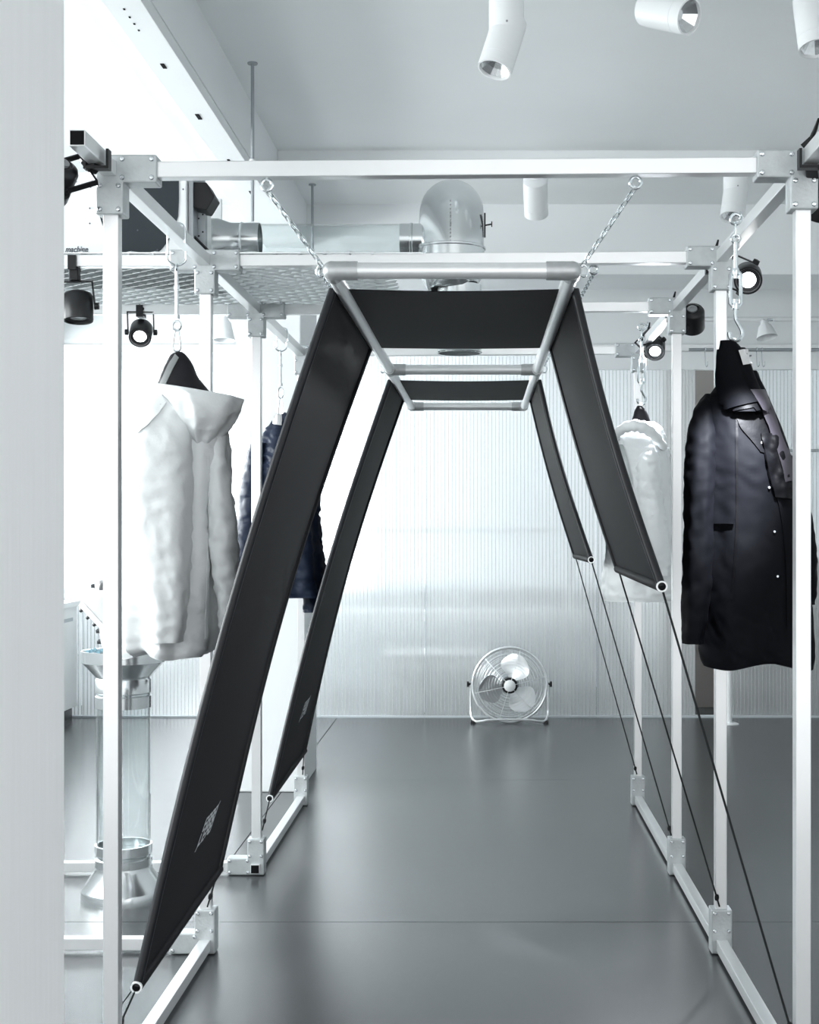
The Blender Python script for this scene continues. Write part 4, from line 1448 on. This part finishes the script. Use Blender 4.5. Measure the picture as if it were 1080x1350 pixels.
# ================================================================ floor fan
D = 9.45
c = P(672, 903, D)
k = F / D
R = 49 / k
fan = thing('floor_fan', 'round chrome floor fan with three blades standing in front of the translucent wall', 'fan', V((c.x, D, 0)))
ax = V((0, -1, 0.0))
circ = lambda r, y=0.0, n=48: [c + V((r * math.cos(2 * PI * i / n), y, r * math.sin(2 * PI * i / n))) for i in range(n)]
obj('outer_ring', MB().tube(circ(R), 0.0085, 8, closed=True), 'steel_fan', fan, smooth=True)
obj('rear_ring', MB().tube(circ(R - 0.002, 0.10), 0.005, 8, closed=True), 'steel_fan', fan, smooth=True)
g = MB()
for i in range(1, 11):
    r = 0.05 + (R - 0.05) * i / 11
    g.tube(circ(r, -0.055 * math.cos(r / R * PI / 2), 40), 0.0011, 4, closed=True)
gd = obj('front_guard', g, 'steel_fan', fan, smooth=True)
for i in range(6):
    a = 2 * PI * (i + 0.22) / 6
    pts = [c + V((r * math.cos(a), -0.056 * math.cos(r / R * PI / 2), r * math.sin(a))) for r in [0.03 + (R - 0.03) * j / 8 for j in range(9)]]
    obj('guard_spoke', MB().tube(pts, 0.0022, 5), 'steel_fan', gd, smooth=True)
g = MB()
for i in range(1, 8):
    g.tube(circ(0.05 + (R - 0.05) * i / 8, 0.10, 32), 0.0012, 4, closed=True)
obj('rear_guard', g, 'steel_fan', fan, smooth=True)
obj('hub_badge', MB().lathe([(0.0001, 0.006), (0.034, 0.005), (0.040, 0.0), (0.040, -0.006), (0.0001, -0.006)], c + V((0, -0.058, 0)), ax, 32), 'lamp_white', fan, smooth=True)
obj('hub_ring', MB().lathe([(0.040, 0.002), (0.055, -0.004), (0.055, -0.05), (0.0001, -0.05)], c + V((0, -0.05, 0)), ax, 24), 'blackplastic', fan, smooth=True)
obj('motor', MB().lathe([(0.0001, 0.0), (0.06, 0.0), (0.07, -0.02), (0.07, -0.06), (0.0001, -0.07)], c + V((0, 0.06, 0)), ax, 24), 'machine_metal', fan, smooth=True)
for b_ in range(3):
    a0 = math.radians((68, 188, 308)[b_])
    rows = []
    for i in range(10):
        t = i / 9
        r = 0.05 + (R * 0.86 - 0.05) * t
        wdt = (0.36 + 0.42 * math.sin(PI * min(1, t * 0.85 + 0.1)))
        row = []
        for j in range(8):
            u = j / 7 - 0.5
            a = a0 + u * 2 * wdt * (1 - 0.25 * t ** 4) + 0.12 * t
            rr_ = r - 0.018 * (2 * u) ** 2 * t ** 3
            row.append(c + V((rr_ * math.cos(a), -0.01 + 0.07 * u, rr_ * math.sin(a))))
        rows.append(row)
    obj('fan_blade', MB().sheet(rows, 0.002), 'steel_fan', fan, smooth=True)
xs0, xs1 = c.x - R - 0.012, c.x + R + 0.012
yf = D + 0.02
st = [(xs0, yf + 0.03, c.z), (xs0, yf + 0.03, 0.10), (xs0 + 0.006, yf + 0.01, 0.045), (xs0 + 0.03, yf - 0.03, 0.018), (xs0 + 0.08, yf - 0.05, 0.022), (c.x - 0.14, yf - 0.06, 0.042),
      (c.x, yf - 0.065, 0.012), (c.x + 0.14, yf - 0.06, 0.042), (xs1 - 0.08, yf - 0.05, 0.022), (xs1 - 0.03, yf - 0.03, 0.018), (xs1 - 0.006, yf + 0.01, 0.045), (xs1, yf + 0.03, 0.10), (xs1, yf + 0.03, c.z)]
st[5] = (c.x - 0.14, yf - 0.06, 0.030); st[6] = (c.x, yf - 0.065, 0.034); st[7] = (c.x + 0.14, yf - 0.06, 0.030)
obj('stand', MB().tube([V(p) for p in cr(st, 90)], 0.0085, 8), 'steel_fan', fan, smooth=True)
for x, s in ((xs0, -1), (xs1, 1)):
    obj('tilt_knob', MB().lathe([(0.0001, 0), (0.008, 0), (0.008, 0.012), (0.02, 0.013), (0.02, 0.026), (0.0001, 0.028)], V((x, yf + 0.03, c.z)), V((s, 0, 0)), 14), 'blackplastic', fan, smooth=True)
    obj('rubber_foot', MB().tube([V((x - s * 0.008, yf + 0.02, 0.006)), V((x - s * 0.025, yf - 0.04, 0.006))], 0.0125, 8), 'rubber', fan, smooth=True)
    q = V((x - s * 0.016, yf - 0.01, 0.011))
    obj('foot_pad', MB().box(q, (0.03, 0.05, 0.022)), 'rubber', fan, bevel=0.004)

# ================================================================ display plinth with shoes
D = 5.02
k = F / D
c = V((P(163, 0, D).x, D, 0))
pl = thing('tube_plinth', 'display plinth of a clear tube between galvanised duct flanges with a dish on top', 'plinth', c)
z = lambda y: P(0, y, D).z
r = 55 / k
zr = z(1171)
obj('base_flange', MB().lathe([(0.0001, 0.0), (r, 0.0), (r, zr - 0.0), (r - 0.002, zr + 0.004), (0.105, z(1146)), (0.103, z(1140)), (0.0001, z(1140))], c, V((0, 0, 1)), 48), 'galv', pl, smooth=True)
rc = 36.5 / k
ct1 = z(1112)
obj('lower_coupling', MB().lathe([(rc + 0.001, z(1148)), (rc + 0.001, z(1130)), (rc - 0.006, z(1128)), (rc - 0.006, z(1126)), (rc + 0.001, z(1124)), (rc + 0.001, ct1), (rc - 0.006, ct1), (rc - 0.006, ct1 - 0.03)], c, V((0, 0, 1)), 48), 'galv', pl, smooth=True)
obj('inner_plate', MB().lathe([(0.0001, ct1 - 0.03), (rc - 0.008, ct1 - 0.03), (rc - 0.008, ct1 - 0.034), (0.0001, ct1 - 0.034)], c, V((0, 0, 1)), 40), 'galv', pl)
ra = rc - 0.0045
obj('clear_tube', MB().lathe([(ra, z(1135)), (ra, z(905)), (ra - 0.003, z(905)), (ra - 0.003, z(1135))], c, V((0, 0, 1)), 48, closed=True), 'clear', pl, smooth=True)
obj('upper_coupling', MB().lathe([(rc - 0.008, z(932)), (rc - 0.001, z(932)), (rc - 0.001, z(917)), (rc - 0.006, z(915.5)), (rc - 0.006, z(913.5)), (rc - 0.001, z(912)), (rc - 0.001, z(895)), (rc - 0.006, z(893))], c, V((0, 0, 1)), 48), 'galv', pl, smooth=True)
rt_ = 54 / k
obj('top_dish', MB().lathe([(0.0001, z(893)), (rc - 0.006, z(893)), (rt_ - 0.012, z(876)), (rt_, z(872)), (rt_, z(857)), (rt_ - 0.003, z(857)), (rt_ - 0.006, z(872)), (rc - 0.02, z(887)), (0.0001, z(887))], c, V((0, 0, 1)), 48), 'galv', pl, smooth=True)
for i in range(12):
    a = i * 2.4
    q = c + V((-0.10 + 0.012 * math.cos(a * 3), -0.05 + 0.04 * math.sin(a), z(872) + 0.004 + 0.004 * (i % 6)))
obj('dish_filling', MB().lathe([(0.0001, 0.004), (rt_ - 0.05, 0.002), (rt_ - 0.012, -0.004), (rt_ - 0.02, -0.010), (0.0001, -0.012)], c + V((0, 0, z(867))), V((0, 0, 1)), 40), 'shoe_white', pl, smooth=True)
for i in range(5):
    q = c + V((-0.118 + 0.011 * i, -0.05 + 0.006 * i, z(858) + 0.003 * (i % 3)))
    obj('blue_chip', MB().box(q, (0.014, 0.010, 0.012), Matrix.Rotation(i * 1.1, 3, 'Y')), 'blue_bits', pl)


def shoe(M, label, dark=False):
    """sports shoe along local +X (toe), up +Z, sole at z=0, length 0.29"""
    o = M @ V((0.14, 0, 0))
    t = thing('studded_shoe', label, 'shoe', o)
    secs = []
    prof = [(0.0, .030, .075, .0), (0.03, .036, .105, .0), (0.07, .036, .100, .0), (0.12, .036, .085, .0), (0.17, .041, .068, .0), (0.22, .044, .052, .0), (0.26, .038, .042, .004), (0.288, .018, .028, .010)]
    rows = []
    for (x, hw, hz, zb) in cr(prof, 26):
        row = []
        for i in range(20):
            th = 2 * PI * i / 20
            s = math.sin(th)
            zz = zb + 0.018 + (hz - 0.018) * (max(s, 0) ** 0.7 if s > 0 else 0) * (1 if s > 0 else 0)
            row.append(M @ V((x, hw * math.copysign(abs(math.cos(th)) ** 0.6, math.cos(th)) * (1 - 0.35 * max(s, 0)), zz if s > 0 else zb + 0.018)))
        rows.append(row)
    m = MB().grid(rows, closed=True)
    m.f.append(tuple(range(20)))
    m.f.append(tuple(reversed(range(25 * 20, 26 * 20))))
    obj('upper', m, 'shoe_white', t, smooth=True)
    out = []
    for (x, hw, hz, zb) in cr(prof, 16):
        out.append((x, hw + 0.004, zb))
    poly = [V((x, w, b)) for x, w, b in out] + [V((x, -w, b)) for x, w, b in reversed(out)]
    obj('sole', MB().prism([M @ p for p in poly], (M.to_3x3() @ V((0, 0, 0.02)))), 'shoe_white', t)
    for x in (0.02, 0.055, 0.09, 0.15, 0.19, 0.23, 0.262):
        for s in (-1, 1):
            b = M @ V((x, s * 0.027, 0.002))
            obj('stud', MB().lathe([(0.0001, 0.016), (0.006, 0.016), (0.009, 0), (0.0001, 0)], b, M.to_3x3() @ V((0, 0, -1)), 8), 'shoe_black', t, smooth=True)
    obj('collar_opening', MB().lathe([(0.0001, 0.002), (0.020, 0.002), (0.026, -0.004), (0.0001, -0.012)], M @ V((0.045, 0, 0.103)), M.to_3x3() @ V((0.1, 0, 1)), 18), 'shoe_black' if dark else 'greycap', t, smooth=True)
    for i in range(4):
        x = 0.105 + i * 0.022
        a = M @ V((x, -0.018, 0.094 - i * 0.008))
        b = M @ V((x + 0.008, 0.018, 0.094 - i * 0.008))
        obj('lace', MB().tube([a, (a + b) / 2 + M.to_3x3() @ V((0, 0, 0.006)), b], 0.003, 6), 'shoe_white', t, smooth=True)
    if dark:
        for s in (-1, 1):
            pts = [M @ V((x, s * (0.041 - 0.05 * abs(x - 0.16) * 0.2), zz)) for x, zz in cr([(0.015, 0.075), (0.02, 0.035), (0.06, 0.03), (0.12, 0.055)], 16)]
            obj('side_stripe', MB().tube(pts, [0.005 + 0.009 * math.sin(PI * i / 15) for i in range(16)], 8), 'shoe_black', t, smooth=True)
    return t


q = P(107, 797, D - 0.02)
Rm = Matrix.Rotation(math.radians(47), 4, 'Y')
shoe(Matrix.Translation(q) @ Rm, 'white studded shoe leaning nose-down in the dish of the plinth, studs outward')
q2 = V((c.x - 0.13, D + 0.085, z(872) + 0.295))
Rm2 = Matrix.Rotation(math.radians(12), 4, 'Z') @ Matrix.Rotation(math.radians(84), 4, 'Y')
shoe(Matrix.Translation(q2) @ Rm2, 'white studded shoe with black stripe standing on its toe in the plinth dish', True)

# ================================================================ rear clothes rail and hooks on the right
ch = thing('clothes_rail', 'thin dark wall clothes rails on white floor pole in front of the translucent wall', 'rail', V((1.73, 9.42, 0)))
zr_ = P(0, 461, 9.42).z
obj('upper_rail', MB().tube([V((1.43, 9.42, zr_)), V((3.2, 9.42, zr_))], 0.011, 12), 'machine_metal', ch, smooth=True)
z2_ = P(0, 594, 9.42).z
obj('lower_rail', MB().tube([V((1.73, 9.42, z2_)), V((3.2, 9.42, z2_))], 0.011, 12), 'rear_grey', ch, smooth=True)
obj('floor_pole', MB().tube([V((1.71, 9.42, 0.0)), V((1.71, 9.42, zr_))], 0.019, 14), 'lamp_white', ch, smooth=True)
obj('base_disc', MB().lathe([(0.0001, 0.012), (0.05, 0.012), (0.065, 0.006), (0.065, 0), (0.0001, 0)], V((1.71, 9.42, 0)), V((0, 0, 1)), 28), 'lamp_white', ch, smooth=True)
obj('end_pole', MB().tube([V((3.19, 9.42, 0.0)), V((3.19, 9.42, zr_))], 0.019, 14), 'lamp_white', ch, smooth=True)
for px, hl in ((930, 'single empty steel S hook near the free end of the rear clothes rail'), (998, 'empty steel S hook paired with another beside the neck label of the black coat'), (1005, 'empty steel S hook paired with another beside the neck label of the black coat')):
    x = P(px, 0, 9.42).x
    pts = [(x, 9.408, zr_ - 0.01), (x, 9.405, zr_ + 0.008), (x, 9.42, zr_ + 0.015), (x, 9.437, zr_ + 0.005), (x, 9.425, zr_ - 0.05), (x, 9.412, zr_ - 0.10), (x + 0.004, 9.40, zr_ - 0.12), (x + 0.010, 9.39, zr_ - 0.11), (x + 0.012, 9.39, zr_ - 0.085)]
    m = MB().tube([V(p) for p in cr(pts, 40)], 0.0028, 6)
    tag(obj('s_hook', m, 'zinc', smooth=True), hl, 'hook', 'empty hooks on the rear clothes rail')
